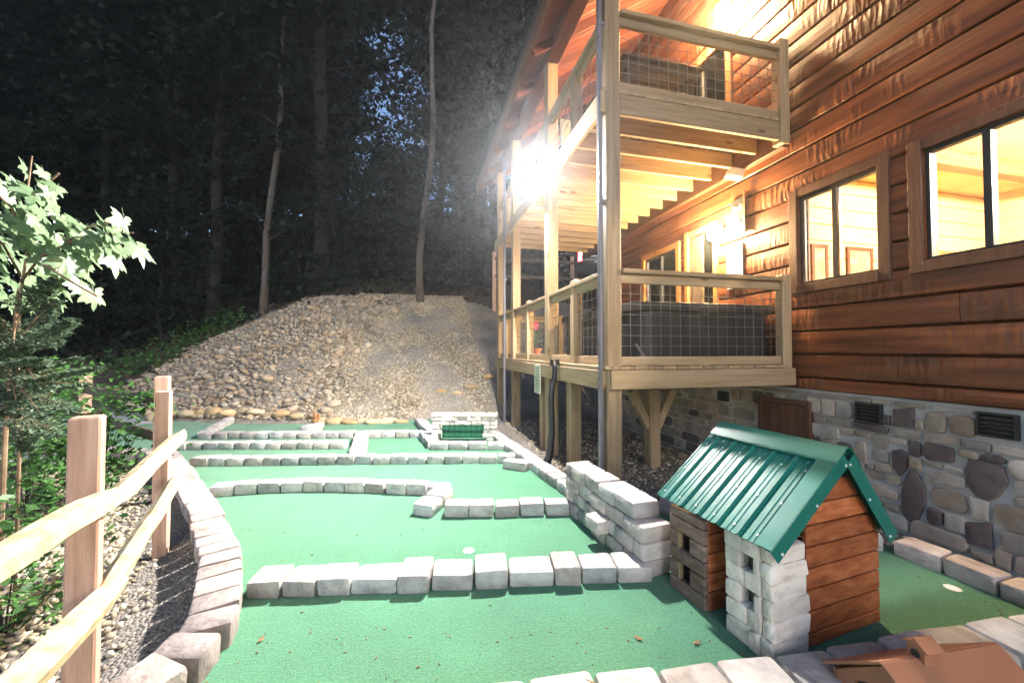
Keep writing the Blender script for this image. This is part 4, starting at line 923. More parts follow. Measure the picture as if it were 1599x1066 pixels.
# ribbed metal roof
def roof_side(E_, flip):
    m = MB(); d = Vector((E_[0] - AP[0], 0, E_[1] - AP[1])); L = d.length; d.normalize(); nn = Vector((-d.z, 0, d.x)) * (-1 if flip else 1)
    if nn.z < 0: nn = -nn
    q0, q1 = -0.035, HL + 0.02; prof = [(q0, 0.0)]; q = q0 + 0.035
    while q < q1 - 0.03:
        prof += [(q, 0.0), (q + 0.006, 0.013), (q + 0.014, 0.013), (q + 0.02, 0.0)]
        for t_ in (0.045, 0.068): prof += [(q + t_, 0.0), (q + t_ + .004, 0.003), (q + t_ + .010, 0.003), (q + t_ + .014, 0.0)]
        q += 0.112
    prof.append((q1, 0.0)); k = len(prof); a = Vector((AP[0], 0, AP[1]))
    for s in (0.01, L):
        for (qq, h) in prof: m.v.append(tuple(a + d * s + nn * (0.004 + h) + Vector((0, qq, 0))))
    for (qq, h) in prof: m.v.append(tuple(a + d * L + nn * (h - 0.002) + Vector((0, qq, 0))))
    for (qq, h) in prof: m.v.append(tuple(a + d * 0.01 + nn * (h - 0.002) + Vector((0, qq, 0))))
    for r_ in range(4):
        for i in range(k - 1): m.f.append((r_ * k + i, r_ * k + i + 1, ((r_ + 1) % 4) * k + i + 1, ((r_ + 1) % 4) * k + i))
    return m.build('roof_panel', M_GREENM, hs_), d, nn, L
pl, dl, nl, Ll = roof_side(LE, False); pr_, dr2, nr, Lr = roof_side(RE, True)
cap = MB(); a = Vector((0, 0, AP[1]))
for d, nn in ((dl, nl), (dr2, nr)):
    cap.obox(a + d * 0.045 + nn * 0.022 + Vector((0, HL / 2 - 0.01, 0)), d * 0.05, (0, HL / 2 + 0.038, 0), nn * 0.002)
    cap.obox(a + d * 0.098 + nn * 0.016 + Vector((0, HL / 2 - 0.01, 0)), d * 0.004, (0, HL / 2 + 0.038, 0), nn * 0.006)
cap.build('ridge_cap', M_GREENM, hs_)
rk = MB()
for d, nn, L in ((dl, nl, Ll), (dr2, nr, Lr)):
    rk.obox(a + d * (L / 2) + nn * 0.021 + Vector((0, -0.005, 0)), d * (L / 2 + .004), (0, 0.036, 0), nn * 0.002)
    rk.obox(a + d * (L / 2 + .02) - nn * 0.012 + Vector((0, -0.043, 0)), d * (L / 2 - .012), (0, 0.002, 0), nn * 0.034)
rk.build('rake_trim', M_GREENM, hs_)
sc_ = MB()
for d, nn, L in ((dl, nl, Ll), (dr2, nr, Lr)):
    for s in (0.09, 0.5, 0.95): sc_.lathe(a + d * L * s - nn * 0.03 + Vector((0, -0.045, 0)), [(0.006, 0), (0.006, 0.004)], 8, (0, -1, 0))
    for qq in np.arange(0.02, HL, 0.112):
        for s in (0.28, 0.62, 0.93): sc_.lathe(a + d * L * s + nn * 0.006 + Vector((0, qq + 0.03, 0)), [(0.0045, 0), (0.0045, 0.004)], 6, nn)
tag(sc_.build('screws', M_WHITE, hs_), kind='stuff')

# ------------------------------------------------------------------ copper barn in the corner
bn = thing('model_barn', 'copper brown model barn with little cupola at the bottom right corner', 'model barn', (1.71, 0.94, 0), R(-4), local=True)
BLn, BW, BZ, BE = 0.245, 0.20, 0.285, 0.13
for s in (-1, 1):
    e = Vector((0, s * BW, BE - BZ)); L = e.length; e.normalize(); nn = Vector((0, -e.z * s, e.y * s)); nn = nn if nn.z > 0 else -nn
    MB().obox(Vector((0, 0, BZ)) + e * L / 2, (BLn, 0, 0), e * L / 2, nn * 0.005).build('roof_panel', M_COPPER, bn, bevel=0.002)
    MB().box(-BLn + .02, BLn - .02, s * (BW - .03) - .006, s * (BW - .03) + .006, 0, BE + .005).build('side_wall', M_COPPER, bn)
    x_ = s * (BLn - 0.022)
    w = 0.012
    g = MB(); hw, ds = BW - 0.04, 0.075
    g.prism([(x_ - s * w / 2, -hw, 0), (x_ - s * w / 2, -hw, BE + .006), (x_ - s * w / 2, 0, BZ - .012), (x_ - s * w / 2, 0, 0.21), (x_ - s * w / 2, -ds - .02, 0.15), (x_ - s * w / 2, -ds - .02, 0)], (s * w, 0, 0))
    g.prism([(x_ - s * w / 2, hw, 0), (x_ - s * w / 2, ds + .02, 0), (x_ - s * w / 2, ds + .02, 0.15), (x_ - s * w / 2, 0, 0.21), (x_ - s * w / 2, 0, BZ - .012), (x_ - s * w / 2, hw, BE + .006)], (s * w, 0, 0))
    g.build('gable', M_COPPER, bn)
MB().box(0.1, 0.11, -BW + .05, BW - .05, 0.0, 0.12).build('inner_wall', M_DKMETAL, bn)
cx0 = -0.075
cu = MB().prism([(cx0 - 0.03, -0.025, BZ - 0.03), (cx0 + 0.03, -0.025, BZ - 0.03), (cx0 + 0.03, -0.025, BZ + 0.035), (cx0 - 0.03, -0.025, BZ + 0.035)], (0, 0.05, 0)).build('cupola', M_COPPER, bn, bevel=0.001)
for s in (-1, 1): MB().obox((cx0, s * 0.017, BZ + 0.047), (0.036, 0, 0), Vector((0, s * 0.019, -0.014)), Vector((0, s * 0.002, 0.0025))).build('cupola_roof', M_COPPER, cu)
MB().prism([(cx0 - 0.031, -0.023, BZ + .036), (cx0 - 0.031, 0.023, BZ + .036), (cx0 - 0.031, 0, BZ + 0.056)], (0.062, 0, 0)).build('cupola_gable', M_COPPER, cu)
MB().lathe((cx0 - 0.030, 0, BZ + 0.012), [(0.013, 0), (0.013, 0.003)], 12, (-1, 0, 0)).build('cupola_hole', M_BLACK, cu)

# ------------------------------------------------------------------ split rail fences
def fpost(x, y, zt, label, w=0.058, group='cedar fence posts'):
    t = thing('fence_post', label, 'fence post', (x, y, hz(x, y)), 0, group)
    a = math.atan2(x, y) * -1 - 0.22; e1 = Vector((math.cos(a), math.sin(a), 0)); e2 = Vector((-e1.y, e1.x, 0)); z0 = hz(x, y) - 0.2
    MB().obox((x, y, (z0 + zt) / 2), e1 * w * 0.95, e2 * w * 0.85, (0, 0, (zt - z0) / 2)).build('post', CEDAR['z'], t, bevel=0.006)
    return t
def frail(p, q, label, r=0.042, seed=0, mat=M_SPLIT, group='split fence rails'):
    p, q = Vector(p), Vector(q); rd = random.Random(seed); n = 16; m = MB(); d = (q - p).normalized(); sd_ = d.cross(Vector((0, 0, 1))).normalized(); up = sd_.cross(d)
    k = 7; base = [(math.cos(2 * math.pi * j / k + .3) * (1.0 + rd.uniform(-.28, .22)), math.sin(2 * math.pi * j / k + .3) * (1.15 + rd.uniform(-.3, .2))) for j in range(k)]
    for i in range(n + 1):
        f = i / n; c = p + (q - p) * f; tp = 0.62 + 0.38 * min(1, min(f, 1 - f) / 0.10)
        wob = Vector((0, 0, mnoise.noise((f * 3, seed, 0)) * 0.014)) + sd_ * mnoise.noise((f * 3, seed, 9)) * 0.012
        for j, (a, b) in enumerate(base):
            g = 1 + 0.16 * mnoise.noise((f * 7, j * 1.7, seed)); m.v.append(tuple(c + wob + (sd_ * a + up * b) * r * tp * g))
    for i in range(n):
        for j in range(k): m.f.append((i * k + j, i * k + (j + 1) % k, (i + 1) * k + (j + 1) % k, (i + 1) * k + j))
    m.f.append(tuple(reversed(range(k)))); m.f.append(tuple(n * k + j for j in range(k)))
    o = m.build('fence_rail', mat); o_loc = (p + q) / 2
    for v in o.data.vertices: v.co -= o_loc
    o.location = o_loc; return tag(o, label, 'fence rail', group)
p1, p2 = (-1.125, 1.66), (-1.72, 3.17)
fpost(*p1, 1.07, 'nearest square cedar fence post at the left edge', 0.042)
fpost(*p2, 1.02, 'second cedar fence post, where the pale rails end', 0.042)
p3, p4, p5 = (-2.33, 4.27), (-4.15, 6.08), (-5.98, 7.93)
fpost(*p3, 1.06, 'cedar fence post standing just behind the second post', 0.055)
fpost(*p4, 1.05, 'far cedar fence post poking out above the green shrub', 0.055)
off = 0.075
frail((-0.83, 0.15, 0.80), (p1[0] + off - .01, p1[1] + .06, 0.775), 'pale split upper rail running from the nearest post out of the picture', 0.042, 1)
frail((-0.83, 0.15, 0.40), (p1[0] + off - .01, p1[1] + .06, 0.455), 'pale split lower rail running from the nearest post out of the picture', 0.042, 2)
frail((p1[0] + off, p1[1] - .03, 0.77), (p2[0] + off, p2[1] + .08, 0.71), 'pale split upper rail between the two near fence posts', 0.038, 3)
frail((p1[0] + off, p1[1] - .03, 0.455), (p2[0] + off, p2[1] + .08, 0.42), 'pale split lower rail between the two near fence posts', 0.038, 4)
frail((*p3, 0.82), (*p4, 0.80), 'dark upper rail from the third post back to the shrub', 0.045, 5, DARKW['x'])
frail((*p3, 0.49), (*p4, 0.47), 'dark lower rail from the third post back to the shrub', 0.045, 6, DARKW['x'])
frail((*p4, 0.80), (*p5, 0.8), 'dark upper rail behind the shrubs at far left', 0.045, 7, DARKW['x'])
frail((*p4, 0.47), (*p5, 0.47), 'dark lower rail behind the shrubs at far left', 0.045, 8, DARKW['x'])
# fence at the parking place above the bank
FPY = 12.4
for i, x in enumerate((2.4, 5.15, 7.6)):
    fpost(x, FPY, 4.55, ['fence post at the left end of the hilltop fence', 'fence post in the middle of the hilltop fence by the parked car', 'fence post at the right end of the hilltop fence'][i], 0.06)
for k, (a, b) in enumerate(((2.4, 5.15), (5.15, 7.6))):
    for j, zz in enumerate((4.32, 3.74)):
        frail((a, FPY - .07, zz), (b, FPY - .07, zz), ['upper', 'lower'][j] + ' grey rail on the ' + ['left', 'right'][k] + ' half of the hilltop fence', 0.055, 30 + k * 2 + j, DARKW['x'])

# ------------------------------------------------------------------ parked car on the hilltop
cc = dp(940, 395, 14.6); cgz = 3.85
car = thing('parked_car', 'dark parked car with a lit red tail light beyond the hilltop fence', 'car', (cc.x, cc.y, cgz), 0.0, local=True)
car.rotation_euler = (0, 0, -TH * 0.9)
M_CAR = plain('car_paint', (0.02, 0.021, 0.025), 0.25)
prof = [(0.0, 0.35), (0.0, 0.95), (0.06, 1.05), (0.25, 1.62), (0.5, 1.70), (2.0, 1.70), (2.7, 1.12), (3.9, 0.98), (4.4, 0.75), (4.4, 0.35)]
m = MB(); m.prism([(-0.92, y, z) for y, z in prof], (1.84, 0, 0)).build('body', M_CAR, car, bevel=0.05, seg=2)
MB().obox((0, 0.12, 1.36), (0.68, 0, 0), Vector((0, 0.075, 0.2)), Vector((0, -0.012, 0.004))).build('rear_window', plain('tinted_glass', (0.012, 0.014, 0.018), 0.08), car)
M_TAIL = emit('tail_light', (1.0, 0.05, 0.06), 9.0); M_TAIL2 = emit('tail_light_core', (1.0, 0.5, 0.4), 14.0)
for s in (-1, 1):
    tl = MB().prism([(s * 0.90, -0.03, 0.80), (s * 0.76, -0.03, 0.84), (s * 0.66, -0.03, 1.22), (s * 0.88, -0.03, 1.24)], (0, 0.05, 0)).build('tail_light', M_TAIL, car, bevel=0.01)
    for zz, xx in ((0.95, 0.82), (1.12, 0.79)): MB().lathe((s * xx, -0.035, zz), [(0.055, 0), (0.04, 0.012)], 12, (0, -1, 0)).build('bulb', M_TAIL2, tl)
MB().box(-0.26, 0.26, -0.02, 0.02, 0.72, 0.85).build('number_plate', M_PAPER, car)
m = MB()
for k in range(7): m.box(-0.55 + k * 0.075, -0.55 + k * 0.075 + 0.05, -0.025, 0.0, 1.02, 1.07)
m.build('badge_letters', plain('chrome', (0.6, 0.6, 0.62), 0.2, 1.0), car)
for s in (-1, 1):
    for yy in (0.75, 3.55):
        w = MB().lathe((s * 0.78, yy, 0.33), [(0.33, 0), (0.35, 0.03), (0.35, 0.16), (0.32, 0.19)], 20, (s, 0, 0)).build('wheel', M_BLACK, car)
        MB().lathe((s * 0.965, yy, 0.33), [(0.2, 0), (0.18, 0.012)], 14, (s, 0, 0)).build('rim', M_SPOUT, w)

#REST
# ------------------------------------------------------------------ rocks and gravel on the bank
def rock_mesh(seed, sub=2):
    rd = random.Random(seed); bm = bmesh.new(); bmesh.ops.create_icosphere(bm, subdivisions=sub, radius=1.0)
    sx, sy, sz = rd.uniform(0.95, 1.3), rd.uniform(0.75, 1.0), rd.uniform(0.5, 0.72)
    for v in bm.verts:
        n = mnoise.noise(v.co * 1.1 + Vector((seed * 3.7, 0, 0))) * 0.32 + mnoise.noise(v.co * 2.6 + Vector((0, seed * 1.9, 0))) * 0.12
        v.co = Vector((v.co.x * sx, v.co.y * sy, v.co.z * sz)) * (1 + n)
    me = bpy.data.meshes.new('rock'); bm.to_mesh(me); bm.free(); me.shade_smooth(); return me
ROCKS = [rock_mesh(i) for i in range(8)]
EDGES = [rock_mesh(40 + i) for i in range(6)]
for me in ROCKS: me.materials.append(M_ROCK)
for me in EDGES: me.materials.append(M_EDGE)
LOWR = [rock_mesh(i, 1) for i in range(6)]
LOWV = []
for me in LOWR:
    a_ = np.empty(len(me.vertices) * 3); me.vertices.foreach_get('co', a_); LOWV.append((a_.reshape(-1, 3), np.array([list(p.vertices) for p in me.polygons])))
def scatter_mesh(name, items, mat, parent=None, smooth=True):
    """items: (variant, loc, scale3, rotation euler) merged into one mesh"""
    V, Fc, b = [], [], 0
    for k, loc, sc, rot in items:
        v, f = LOWV[k % len(LOWV)]; Mx = np.array(Matrix.Rotation(rot[2], 3, 'Z') @ Matrix.Rotation(rot[0], 3, 'X') @ Matrix.Rotation(rot[1], 3, 'Y'))
        V.append((v * sc) @ Mx.T + np.array(loc)); Fc.append(f + b); b += len(v)
    V = np.concatenate(V); Fc = np.concatenate(Fc); me = bpy.data.meshes.new(name)
    me.vertices.add(len(V)); me.vertices.foreach_set('co', V.ravel()); me.loops.add(Fc.size); me.loops.foreach_set('vertex_index', Fc.ravel().astype(np.int32))
    me.polygons.add(len(Fc)); me.polygons.foreach_set('loop_start', np.arange(0, Fc.size, 3, dtype=np.int32)); me.polygons.foreach_set('loop_total', np.full(len(Fc), 3, np.int32))
    me.update(); me.validate()
    if smooth: me.shade_smooth()
    return link(name, me, mat, parent)
def island_rock_mat(name, cols, rough=0.8):
    m, nt, p = _mat(name); ge = N(nt, 'ShaderNodeNewGeometry'); cr = N(nt, 'ShaderNodeValToRGB'); e = cr.color_ramp.elements
    e[0].color = (*cols[0], 1); e[1].color = (*cols[-1], 1)
    for i, c in enumerate(cols[1:-1]): q = e.new((i + 1) / (len(cols) - 1)); q.color = (*c, 1)
    nt.links.new(ge.outputs['Random Per Island'], cr.inputs[0])
    tc = N(nt, 'ShaderNodeTexCoord'); nz = N(nt, 'ShaderNodeTexNoise'); nz.inputs['Scale'].default_value = 22; nz.inputs['Detail'].default_value = 5; nt.links.new(tc.outputs['Object'], nz.inputs['Vector'])
    mr = N(nt, 'ShaderNodeMapRange'); mr.inputs[1].default_value = 0.3; mr.inputs[2].default_value = 0.7; mr.inputs[3].default_value = 0.75; mr.inputs[4].default_value = 1.2; nt.links.new(nz.outputs['Fac'], mr.inputs[0])
    hs = N(nt, 'ShaderNodeHueSaturation'); nt.links.new(mr.outputs[0], hs.inputs['Value']); nt.links.new(cr.outputs[0], hs.inputs['Color']); nt.links.new(hs.outputs[0], p.inputs['Base Color'])
    p.inputs['Roughness'].default_value = rough; p.inputs['Specular IOR Level'].default_value = 0.25; return m
M_ROCKI = island_rock_mat('river_rock_mixed', [(0.13, 0.105, 0.08), (0.29, 0.23, 0.16), (0.21, 0.18, 0.15), (0.38, 0.31, 0.22), (0.30, 0.21, 0.13), (0.46, 0.40, 0.30)])
M_GRAVI = island_rock_mat('gravel_mixed', [(0.15, 0.12, 0.08), (0.30, 0.245, 0.165), (0.22, 0.185, 0.14), (0.42, 0.35, 0.245), (0.52, 0.45, 0.34)])
rr = np.random.default_rng(3)
cand = []
x = rr.uniform(-9, 1.5, 90000); y = rr.uniform(7.4, 14.5, 90000); zz = height(x, y); dd = hill_d(x, y)
xc = x * C_ - y * S_; Zc = x * S_ + y * C_; U = 800 + F * xc / Zc; V = HV - F * (zz - CAMH) / Zc
lefte = np.interp(V, [465, 500, 560, 615, 640], [425, 385, 300, 215, 205]); righte = np.interp(V, [465, 490, 560, 620, 655], [600, 560, 505, 480, 470])
jt = rr.normal(0, 16, 90000)
ok = (dd > 0.12) & (dd < 5.9) & (U > lefte + jt) & (U < righte + jt * 1.6)
okg = (dd > 0.1) & (dd < 6.3) & (U >= righte - 30 + jt) & (U < 900)
pts = np.stack([x, y, zz, Zc], 1)[ok]
grid = {}; placed = []
for p in pts:
    s = float(np.clip(rr.lognormal(math.log(0.062), 0.32), 0.03, 0.125)); c = (int(p[0] / 0.13), int(p[1] / 0.13)); good = True
    for i in (-1, 0, 1):
        for j in (-1, 0, 1):
            for (qx, qy, qs) in grid.get((c[0] + i, c[1] + j), ()):
                if (qx - p[0]) ** 2 + (qy - p[1]) ** 2 < ((qs + s) * 0.74) ** 2: good = False
    if good: grid.setdefault(c, []).append((p[0], p[1], s)); placed.append((p[0], p[1], p[2], s, p[3]))
placed.sort(key=lambda q: -q[3] / q[4])
items = []
for i, (a, b, c, s, Zd) in enumerate(placed):
    rot = (rr.uniform(-.5, .5) - 0.45, rr.uniform(-.5, .5), rr.uniform(0, 6.28))
    if i < 300:
        o = put(HILL, ROCKS[i % 8], (a, b, c + s * 0.32), rot[2], (s, s, s), 'rock', rot[0] + .4, rot[1])
    else: items.append((i, (a, b, c + s * 0.32), (s, s, s), rot))
o = scatter_mesh('smaller_rocks', items, M_ROCKI, HILL); tag(o, kind='stuff')
# border stones at the foot of the bank
for (u, v, w) in [(248, 652, 26), (272, 651, 22), (292, 652, 24), (312, 652, 22), (333, 653, 24), (356, 654, 22), (378, 653, 20), (398, 654, 24), (420, 655, 20), (440, 655, 24), (462, 656, 22), (500, 658, 26), (522, 658, 28), (545, 658, 26), (566, 657, 24), (585, 658, 26), (606, 657, 28), (628, 657, 22), (232, 648, 20), (690, 640, 18), (738, 637, 22), (765, 632, 18), (716, 640, 16)]:
    b_ = gp(u, v + 4); sz_ = w * b_.length / 600 * 0.46
    put(HILL, random.choice(EDGES), (b_.x, b_.y + 0.12, hz(b_.x, b_.y + .12) + sz_ * 0.3), random.uniform(-.5, .5), (sz_ * 1.05, sz_ * .8, sz_ * random.uniform(.8, 1.0)), 'border_stone')
g = np.stack([x, y, zz], 1)[okg][:26000]
items = [(i, (a, b, c + 0.004), (s, s, s * .8), (rr.uniform(-1, 1), rr.uniform(-1, 1), rr.uniform(0, 6.28))) for i, (a, b, c) in enumerate(g) for s in (float(rr.uniform(0.012, 0.034)),)]
LOWV_S = LOWV; ico = bmesh.new(); bmesh.ops.create_icosphere(ico, subdivisions=1, radius=1.0)
def lowset(sub):
    out = []
    for k in range(5):
        rd = random.Random(k); bm = bmesh.new(); bmesh.ops.create_icosphere(bm, subdivisions=1, radius=1.0)
        if sub == 0: bm.clear(); bmesh.ops.create_cube(bm, size=1.5); bmesh.ops.triangulate(bm, faces=bm.faces)
        vv = np.array([tuple(v.co) for v in bm.verts]) * np.array([rd.uniform(.9, 1.3), rd.uniform(.7, 1.0), rd.uniform(.5, .8)]) * np.array([[rd.uniform(.75, 1.15)] for _ in bm.verts])
        out.append((vv, np.array([[v.index for v in f.verts] for f in bm.faces]))); bm.free()
    return out
LOWV = lowset(0)
o = scatter_mesh('gravel', items, M_GRAVI, HILL, smooth=False); tag(o, kind='stuff')
# pebbles in the bed left of the course
LOWV = lowset(1)
x = rr.uniform(-4.6, -0.6, 60000); y = rr.uniform(0.3, 6.2, 60000)
edge = np.interp(y, [0, 1.6, 2.3, 2.7, 3.2, 3.9, 4.7, 5.5, 6.5], [-1.12, -1.2, -1.25, -1.36, -1.6, -2.02, -2.55, -3.05, -3.7])
dens = np.clip((edge - x - 0.10) / 0.35, 0.06, 1.0)
ok = (x < edge) & (rr.random(60000) < dens) & (x > edge - 1.9)
P_ = np.stack([x, y], 1)[ok]; Zd = P_[:, 0] * S_ + P_[:, 1] * C_
P_ = P_[(Zd > 0.7)][:9500]
items = [(i, (a, b, hz(a, b) + s * 0.35), (s, s, s), (rr.uniform(-1, 1), rr.uniform(-1, 1), rr.uniform(0, 6.28))) for i, (a, b) in enumerate(P_) for s in (float(rr.uniform(0.009, 0.026)),)]
o = scatter_mesh('gravel_bed', items, M_GRAVI); tag(o, 'loose tan pea gravel lying left of the curved paver border', 'gravel', kind='stuff')
# gravel strip along the foundation and under the deck
x = rr.uniform(1.5, 3.6, 9000); y = rr.uniform(0.6, 7.0, 9000); ok = ((x > 3.18) & (y < 3.2)) | ((x > 1.5) & (y > 3.05) & (rr.random(9000) < .55))
items = [(i, (a, b, hz(a, b) + .003), (s, s, s * .7), (rr.uniform(-1, 1), rr.uniform(-1, 1), rr.uniform(0, 6.28))) for i, (a, b) in enumerate(zip(x[ok], y[ok])) for s in (float(rr.uniform(0.008, 0.022)),)]
LOWV = lowset(0)
o = scatter_mesh('gravel_strip', items, M_GRAVI, smooth=False); tag(o, 'sparse gravel under the deck and along the cabin foundation', 'gravel', kind='stuff')

# ------------------------------------------------------------------ forest
def leaf_cloud(name, C, size, mat, parent=None, flat=0.5, seed=0, aspect=0.6, mesh_only=False):
    """C: (n,3) leaf centres; diamonds with random tilt"""
    g_ = np.random.default_rng(seed); n = len(C)
    nv = g_.normal(0, 1, (n, 3)); nv[:, 2] = np.abs(nv[:, 2]) + flat; nv /= np.linalg.norm(nv, axis=1)[:, None]
    t = np.cross(nv, g_.normal(0, 1, (n, 3))); t /= np.linalg.norm(t, axis=1)[:, None]; b = np.cross(nv, t)
    s = (size * g_.uniform(0.6, 1.35, n))[:, None]
    V = np.stack([C + t * s, C + b * s * aspect - nv * s * .12, C - t * s, C - b * s * aspect - nv * s * .12], 1).reshape(-1, 3)
    me = bpy.data.meshes.new(name); Fc = np.arange(4 * n, dtype=np.int32)
    me.vertices.add(4 * n); me.vertices.foreach_set('co', V.ravel()); me.loops.add(4 * n); me.loops.foreach_set('vertex_index', Fc)
    me.polygons.add(n); me.polygons.foreach_set('loop_start', np.arange(0, 4 * n, 4, dtype=np.int32)); me.polygons.foreach_set('loop_total', np.full(n, 4, np.int32)); me.update()
    if mesh_only: me.materials.append(mat); return me
    return link(name, me, mat, parent)
def tree_meshes(seed, Ht, r0, c0, spread, nl, per, kind='broad', lsize=0.15, bark=None):
    g_ = np.random.default_rng(seed); m = MB(); n = 12; lean = g_.uniform(-.5, .5, 2)
    axis = [np.array([lean[0] * (k / n) ** 1.5 * 1.2 + 0.12 * math.sin(k * 1.3 + seed), lean[1] * (k / n) ** 1.5 * 1.2 + 0.1 * math.cos(k * 1.1 + seed * 2), Ht * k / n - 0.3]) for k in range(n + 1)]
    axis[0][:2] *= 0
    m.tube(axis, [r0 * (1.25 if k == 0 else 1) * (1 - 0.88 * k / n) for k in range(n + 1)], 10)
    C = []
    for i in range(nl):
        f = c0 + (0.98 - c0) * (i + g_.uniform(0, 1)) / nl; k = f * n; a = axis[int(k)] + (axis[min(n, int(k) + 1)] - axis[int(k)]) * (k - int(k))
        az = i * 2.4 + g_.uniform(-.5, .5)
        if kind == 'broad': L = spread * (0.45 + 0.75 * math.sin(math.pi * min(1, (f - c0) / (1 - c0) * 0.85 + 0.12))) * g_.uniform(.6, 1.15); up = g_.uniform(0.1, 0.7)
        else: L = spread * (1.05 - (f - c0) / (1 - c0)) * g_.uniform(.75, 1.1) + 0.2; up = g_.uniform(-0.25, 0.05)
        d = np.array([math.cos(az), math.sin(az), up]); pts_ = [a + d * L * t + np.array([0, 0, 0.15 * L * t * t * (1 if kind == 'broad' else -1)]) for t in (0, .35, .7, 1.0)]
        m.tube(pts_, [r0 * .28 * (1 - f * .7), r0 * .18 * (1 - f * .7), 0.018, 0.006], 5, cap=False)
        cl = max(2, int(L / 0.55))
        for c in range(cl):
            t = 0.3 + 0.75 * (c + g_.uniform(0, 1)) / cl; ct = a + d * L * t + np.array([0, 0, 0.15 * L * t * t * (1 if kind == 'broad' else -1)])
            ct = ct + g_.normal(0, 0.22, 3) * (1 if kind == 'broad' else .5)
            sg = np.array([0.42, 0.42, 0.24]) if kind == 'broad' else np.array([0.34, 0.34, 0.07])
            C.append(ct + g_.normal(0, 1, (per, 3)) * sg)
    C = np.concatenate(C)
    tm = m.mesh('trunk', smooth=True); tm.materials.append(bark or M_BARKD)
    return tm, leaf_cloud('crown', C, lsize, M_LEAF, seed=seed, mesh_only=True)
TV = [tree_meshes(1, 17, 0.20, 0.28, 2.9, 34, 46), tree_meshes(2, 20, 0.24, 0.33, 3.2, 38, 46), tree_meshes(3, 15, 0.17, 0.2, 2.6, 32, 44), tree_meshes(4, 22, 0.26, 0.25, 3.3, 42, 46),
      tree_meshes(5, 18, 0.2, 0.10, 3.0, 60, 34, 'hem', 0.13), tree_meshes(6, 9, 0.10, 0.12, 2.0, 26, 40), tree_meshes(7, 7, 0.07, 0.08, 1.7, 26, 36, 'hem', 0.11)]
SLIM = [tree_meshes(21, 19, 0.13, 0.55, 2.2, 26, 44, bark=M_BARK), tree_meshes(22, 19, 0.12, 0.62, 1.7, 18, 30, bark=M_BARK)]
def tree(var, loc, rz, sc, label, group, name='forest_tree'):
    t = thing(name, label, 'tree', (loc[0], loc[1], hz(loc[0], loc[1])), rz, group, local=True); t.scale = (sc, sc, sc)
    for nm, me in zip(('trunk', 'crown'), var):
        o = bpy.data.objects.new(nm, me); COL.objects.link(o); o.parent = t
    return t
def sprigs(t, spots, seed):
    for k, (dx, dy, z, n, s) in enumerate(spots):
        g_ = np.random.default_rng(seed + k); C = np.array([dx, dy, z]) + g_.normal(0, 1, (n, 3)) * np.array([s, s, s * .22])
        o = leaf_cloud('sprig', C, 0.10, M_LEAF, seed=seed + k); o.parent = t; o['kind'] = 'stuff'
        b = MB(); b.tube([(0, 0, z - .35), (dx * .6, dy * .6, z - .1), (dx * 1.3, dy * 1.3, z)], [0.025, 0.016, 0.005], 5); o = b.build('branch', M_BARK); o.parent = t
b1 = dp(411, 482, 13.6); b2 = dp(657, 470, 12.7)
t = tree(SLIM[0], (b1.x, b1.y), 0.6, 1.0, 'slender pale-barked tree at the left end of the rock bank', 'slender trunks at the edge of the wood'); sprigs(t, [(0.7, -.3, 3.0, 110, .5), (-.8, -.2, 3.6, 110, .5), (.6, -.2, 6.0, 100, .5), (-.7, 0, 7.2, 90, .5)], 300)
t.rotation_euler = (R(0.5), R(2.5), 0.0)
t = tree(SLIM[1], (b2.x, b2.y), 2.2, 1.0, 'slender pale-barked tree at the top of the gravel bank', 'slender trunks at the edge of the wood'); sprigs(t, [(-.9, -.2, 2.4, 130, .5), (.6, -.2, 3.4, 100, .45), (-.7, -.1, 5.6, 90, .5)], 320)
t.rotation_euler = (R(0.5), R(3.0), 0.0)
FL_ = 'dark leafy tree standing deep in the unlit wood on the hillside'; FG = 'dark trees of the hillside wood'
rt = random.Random(4)
spots = []
for Zr, us in ((14.5, (-330, -190, -60, 60, 170, 285, 350, 480, 745, 860)), (17.5, (-260, -90, 20, 115, 225, 330, 440, 490, 740, 810, 930)), (21, (-200, -30, 90, 190, 300, 400, 490, 700, 765, 850, 960)), (25.5, (-120, 10, 120, 230, 320, 420, 495, 705, 780, 880)), (31, (-60, 60, 160, 260, 350, 440, 505, 720, 800))):
    for u in us: spots.append((Zr + rt.uniform(-1.2, 1.2), u + rt.uniform(-22, 22)))
for k, (Zr, u) in enumerate(spots):
    p = dp(u, 500, Zr); v = TV[rt.choice([0, 1, 2, 3, 4, 0, 1, 3])]
    if 545 < u < 650 and Zr > 20: v = TV[5]
    tree(v, (p.x, p.y), rt.uniform(0, 6.28), rt.uniform(0.85, 1.15), FL_, FG)
for k, (Zr, u) in enumerate([(13.3, 250), (13.6, 330), (14.2, 150), (13.8, 520), (14.2, 590), (14, 720), (15, 80), (15.5, 430), (16, 640), (15.5, 780), (14.8, 0), (13.9, 470)]):
    p = dp(u, 500, Zr); tree(TV[5 + k % 2], (p.x, p.y), rt.uniform(0, 6.28), rt.uniform(0.45, 0.8), 'low dark understorey tree among the taller trees of the hillside wood', 'understorey trees', 'small_tree')
for k in range(22):
    u = -260 + k * 58 + rt.uniform(-15, 15); p = dp(u, 500, rt.uniform(34, 42))
    tree(TV[4] if not 540 < u < 680 else TV[6], (p.x, p.y), rt.uniform(0, 6.28), rt.uniform(1.0, 1.3) if not 540 < u < 680 else 1.0, FL_, FG)
